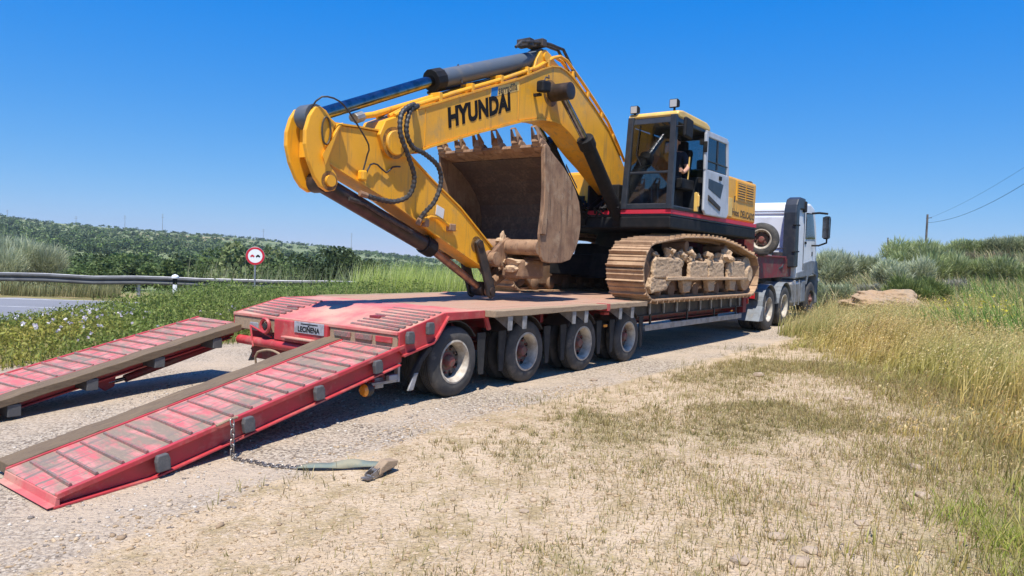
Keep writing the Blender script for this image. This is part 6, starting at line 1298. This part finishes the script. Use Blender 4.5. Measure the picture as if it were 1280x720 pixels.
for i, (px, py, s_) in enumerate(((972, 672, .05), (1153, 621, .055), (1015, 690, .045), (1000, 704, .06), (925, 702, .05), (1076, 655, .04), (1145, 586, .06), (655, 640, .03), (948, 470, .09), (820, 478, .05), (742, 476, .05), (1060, 500, .06))):
    r = np.array(_fw) + np.array(_rt) * (px - 640) / FPX + np.array(_up) * (360 - py) / FPX; t = (-.25 - CAMH) / r[2]; p = r * t
    for _ in range(4): t = (gz(p[0], p[1]) - CAMH) / r[2]; p = r * t
    V, F = RK[i % 6]; bm = bmesh.new(); bmesh.ops.create_icosphere(bm, subdivisions=2, radius=1); g_ = np.random.default_rng(i)
    for v in bm.verts: v.co *= g_.uniform(.82, 1.1); v.co.z *= .5; v.co.x *= 1.25
    me = bpy.data.meshes.new('stone'); bm.to_mesh(me); bm.free(); me.materials.append(Mt['stone']); me.transform(Matrix.Scale(s_, 4)); o = link('stone', me, 'pale loose stone lying on the dry dirt among the tufts', 'stone', 'larger stones on the dirt'); o.location = (p[0], p[1], gz(p[0], p[1]) + s_ * .15); o.rotation_euler = (0, 0, i * 1.3)

# ---- flowering verge on the left, between the gravel and the road
def verge_d(x, y): u, v = to_uv(x, y); return sm(v + .35 * vnoise(x, y, 1.5, 51), 6.2, 7.0) * (1 - sm(v, 12.5, 15)) * (u > -7) * (u < 13)
q = scatter(30000, -14, 6, 8, 24, verge_d); n = len(q); u_, v_ = to_uv(q[:, 0], q[:, 1]); low = 1 - sm(u_, -1.5, 4.5)
hh = (.16 + .22 * sm(v_, 6.3, 8) + .62 * (1 - low) * sm(v_, 6.6, 9)) * (1 + .25 * vnoise(q[:, 0], q[:, 1], 1.1, 53)) * (1 - .45 * sm(v_, 10, 14) * low)
p = on_ground(q); k = 7; P_ = np.repeat(p, k, axis=0); H_ = np.repeat(hh, k); m = len(P_)
P_ = P_ + np.column_stack([rng.normal(0, .10, m), rng.normal(0, .10, m), H_ * rng.uniform(.05, 1.0, m) ** .8])
yel = np.repeat(np.clip(.5 + .7 * vnoise(q[:, 0], q[:, 1], 1.8, 55), 0, 1) * low, k)[:, None]
cc = pick([(.15, .22, .045), (.19, .27, .06), (.12, .17, .035), (.24, .29, .08)], m) * (1 - yel * .75) + pick([(.40, .36, .06), (.33, .28, .05), (.44, .33, .08)], m) * yel * .75
parts = [leaves(P_, rng.uniform(.018, .042, m), cc, .2, .15, 2.4)]
bl = scatter(34000, -12, 6, 8, 24, lambda x, y: verge_d(x, y) * .9); n = len(bl); ub, vb_ = to_uv(bl[:, 0], bl[:, 1]); cc = pick([(.20, .28, .07), (.28, .33, .10), (.33, .34, .13), (.15, .22, .05)], n)
parts.append(blades(on_ground(bl), (.25 + .75 * sm(ub, -1.0, 4.5)) * rng.uniform(.55, 1.2, n), rng.uniform(.005, .011, n), rng.uniform(0, 6.28, n), rng.uniform(.1, .5, n), cc * .8, cc * 1.1))
stuff('verge_weeds', parts, 'leaf', 'green and yellowing weeds on the verge between gravel and road', 'weeds')
q = scatter(1500, -13, -1, 8.5, 19, lambda x, y: verge_d(x, y) * np.clip(.25 + .9 * vnoise(x, y, 1.6, 57), 0, 1) * (1 - sm(to_uv(x, y)[0], 2.5, 5))); n = len(q); u_, v_ = to_uv(q[:, 0], q[:, 1])
p = on_ground(q); p[:, 2] += (.22 + .24 * sm(v_, 6.3, 8)) * rng.uniform(.8, 1.25, n)
parts = []
for kx in range(5): parts.append(leaves(p + rng.normal(0, .012, (n, 3)), rng.uniform(.03, .05, n), pick([(.80, .74, .78), (.86, .83, .82), (.70, .60, .70)], n), 1.0, .06, 1.1))
st = p.copy(); st[:, 2] = ground(st[:, 0], st[:, 1]); parts.append(blades(st, p[:, 2] - st[:, 2], np.full(n, .003), rng.uniform(0, 6.28, n), np.full(n, .02), np.tile([(.2, .27, .08)], (n, 1)), np.tile([(.25, .3, .1)], (n, 1))))
stuff('verge_flowers', parts, 'leaf', 'small pale lilac flowers dotted over the verge weeds', 'flowers')
# tall reedy green grass behind the trailer
def reed_d(x, y): return np.clip(.5 + .6 * vnoise(x, y, 2.0, 61), .1, 1)
def reed_patch(px0, px1, Y0, Y1, hmin, hmax, n_, pal, nm, lab):
    Yr = rng.uniform(Y0, Y1, n_); pxr = rng.uniform(px0, px1, n_); x = (pxr - 640) / FPX * Yr; q = np.column_stack([x, Yr]); k = rng.uniform(0, 1, n_) < reed_d(q[:, 0], q[:, 1]); q = q[k]; n = len(q); cc = pick(pal, n)
    stuff(nm, [blades(on_ground(q), rng.uniform(hmin, hmax, n) * (1 + .2 * vnoise(q[:, 0], q[:, 1], 1.5, 63)), rng.uniform(.006, .014, n), rng.normal(.5, 1.2, n), rng.uniform(.05, .4, n), cc * .75, cc * 1.15)], 'grass', lab, 'grass')
reed_patch(438, 640, 20.5, 24, .9, 1.75, 14000, [(.42, .50, .11), (.50, .56, .16), (.34, .43, .09), (.56, .58, .26)], 'tall_green_grass', 'tall bright green grass behind the trailer deck')
reed_patch(185, 460, 25.8, 27.2, .3, .75, 8000, [(.22, .30, .08), (.30, .35, .12), (.36, .36, .16), (.18, .26, .06)], 'roadside_grass', 'rough roadside grass growing up round the guardrail')
reed_patch(230, 450, 29, 32, .6, 1.9, 1700, [(.28, .32, .15), (.35, .37, .20), (.20, .26, .10), (.40, .40, .24)], 'dry_stalks', 'tall dry stalks and weeds behind the guardrail')
reed_patch(0, 150, 28.6, 30.5, .3, .9, 3200, [(.30, .30, .14), (.38, .34, .17), (.24, .25, .10)], 'rail_grass', 'dry grass under the guardrail by the pale broom')

# ---- trees: leaf clumps in an uneven crown
def tree_mesh(seed, n, pal, leaf, squash=.8, lobes=9):
    r_ = np.random.default_rng(seed); cl = r_.normal(0, .42, (lobes, 3)); cl[:, 2] = np.abs(cl[:, 2]) * squash * .9 + .45; rr = r_.uniform(.28, .5, lobes)
    i = r_.integers(0, lobes, n); d = r_.normal(size=(n, 3)); d /= np.linalg.norm(d, axis=1)[:, None]; P_ = cl[i] + d * rr[i][:, None] * r_.uniform(.55, 1.05, n)[:, None] * [1, 1, squash]
    c = np.array(pal)[r_.integers(0, len(pal), n)] * r_.uniform(.8, 1.2, (lobes, 1))[i]
    V, F, col = leaves(P_, r_.uniform(.6, 1.3, n) * leaf, c, .3, .15, 1.3); return V, F, col
TP = [[(.05, .08, .03), (.07, .105, .04), (.04, .065, .025)], [(.12, .16, .07), (.15, .19, .09), (.10, .135, .058)], [(.10, .155, .04), (.14, .20, .055), (.08, .125, .033)]]
TM = [tree_mesh(100 + i, 420, TP[i % 3], .15) for i in range(6)]; TMe = []
for V, F, c in TM: TMe.append(big_mesh('crown', V, F, c, Mt['far']))
trunk_me = MB().tube([(0, 0, -.3), (.02, .01, .3), (.05, -.02, .8)], .06, 6, r1=.03).mesh('trunk'); trunk_me.materials.append(Mt['bark'])
TL = ['dark evergreen oak on the wooded hillside', 'grey-green olive tree on the hillside', 'bright green tree on the hillside']
cand = []
for k in range(14000):
    Y = 135 * (596 / 135) ** rng.uniform(); px = rng.uniform(-70, 610); x = (px - 640) / FPX * Y
    d0 = .45 + .60 * vnoise(np.array([x]), np.array([Y]), 70, 71)[0] - .15 * sm(np.array([px]), 330, 480)[0] + .30 * (Y < 300)
    if rng.uniform() < np.clip(d0, .05, 1) * .42: cand.append((x, Y, rng.uniform(.9, 2.0)))
cand.sort(key=lambda c: -c[2] / c[1]); near, rest = cand[:260], cand[260:]
for x, Y, s in near:
    k = int(rng.integers(0, 6)); e = bpy.data.objects.new('hillside_tree', None); C.objects.link(e); e.location = (x, Y, gz(x, Y)); e.scale = (s, s, s * rng.uniform(.8, 1.1)); e.rotation_euler = (0, 0, rng.uniform(0, 6.28)); tag(e, TL[k % 3], 'tree', ('dark oaks', 'olive trees', 'bright green trees')[k % 3] + ' on the hillside')
    link('crown', TMe[k], parent=e); link('trunk', trunk_me, parent=e)
TS = [tree_mesh(200 + i, 90, TP[i % 3], .30) for i in range(6)]; parts = []
for x, Y, s in rest:
    V, F, c = TS[int(rng.integers(0, 6))]; a = rng.uniform(0, 6.28); ca, sa = math.cos(a), math.sin(a); P_ = np.column_stack([(V[:, 0] * ca - V[:, 1] * sa) * s + x, (V[:, 0] * sa + V[:, 1] * ca) * s + Y, V[:, 2] * s * .9 + gz(x, Y) - .3]); parts.append((P_, F, c * rng.uniform(.8, 1.25)))
stuff('far_woodland', parts, 'far', 'far green woodland and olive groves covering the hill', 'woodland')
# nearer bushy trees behind the sign and guardrail
def leafy_bush(px, Y, s, pal, label, n=2600, leaf=.085, zs=1.0):
    x = (px - 640) / FPX * Y; V, F, c = tree_mesh(int(px), n, pal, leaf, .85, 14); e = bpy.data.objects.new('roadside_bush', None); C.objects.link(e); e.location = (x, Y, gz(x, Y) - .1); e.scale = (s, s, s * zs); tag(e, label, 'bush', 'bushes behind the guardrail')
    link('crown', big_mesh('crown', V, F, c, Mt['leaf']), parent=e); link('trunk', trunk_me, parent=e)
DK = [(.06, .09, .03), (.085, .12, .045), (.05, .075, .026)]; MD = [(.10, .15, .045), (.14, .19, .06), (.08, .12, .035)]; LT = [(.15, .20, .07), (.19, .24, .09), (.24, .27, .12)]
for px, Y, s, pal, zs, lab in [(418, 34, 1.75, DK, 1.05, 'dark rounded bush behind the guardrail next to the tall green grass'), (375, 36, 1.9, DK, .95, 'dark bush behind the guardrail beyond the road sign'), (345, 33, 1.5, MD, 1.0, 'mid green bush just beside the road sign post'), (300, 35, 1.9, LT, 1.1, 'pale green weedy bush behind the road sign'),
                               (262, 38, 2.0, MD, .9, 'mid green bush between the sign and the marker post'), (215, 40, 2.0, MD, .8, 'low green bush behind the white marker post'), (165, 42, 2.1, DK, .8, 'dark low bush behind the guardrail end of the open road'), (110, 40, 2.0, MD, .75, 'low green bush beside the pale broom'), (455, 42, 2.2, DK, .9, 'dark bush half hidden behind the tall green grass'), (240, 60, 3.2, DK, .8, 'larger dark tree behind the roadside bushes'), (330, 58, 3.0, MD, .8, 'larger green tree behind the roadside bushes'), (150, 62, 3.2, MD, .8, 'larger green tree in the valley beyond the road'), (85, 58, 3.0, DK, .8, 'larger dark tree in the valley beyond the pale broom'), (500, 60, 3.0, LT, .7, 'pale green tree far behind the tall green grass')]:
    leafy_bush(px, Y, s, pal, lab, zs=zs)

# ------------------------------------------------------------------ thin haze over the valley
hz = bpy.data.materials.new('thin_air_haze'); hz.use_nodes = True; t_ = hz.node_tree; t_.nodes.remove(t_.nodes['Principled BSDF'])
pv = t_.nodes.new('ShaderNodeVolumePrincipled'); pv.inputs['Color'].default_value = (.78, .92, 1, 1); pv.inputs['Density'].default_value = 0.00030; pv.inputs['Anisotropy'].default_value = 0.2
t_.links.new(pv.outputs[0], t_.nodes['Material Output'].inputs['Volume'])
hb = MB().box(-1500, 1500, -1500, 1500, -14, 48).build('haze', hz); tag(hb, kind='stuff', label='thin pale haze hanging over the valley', cat='haze')
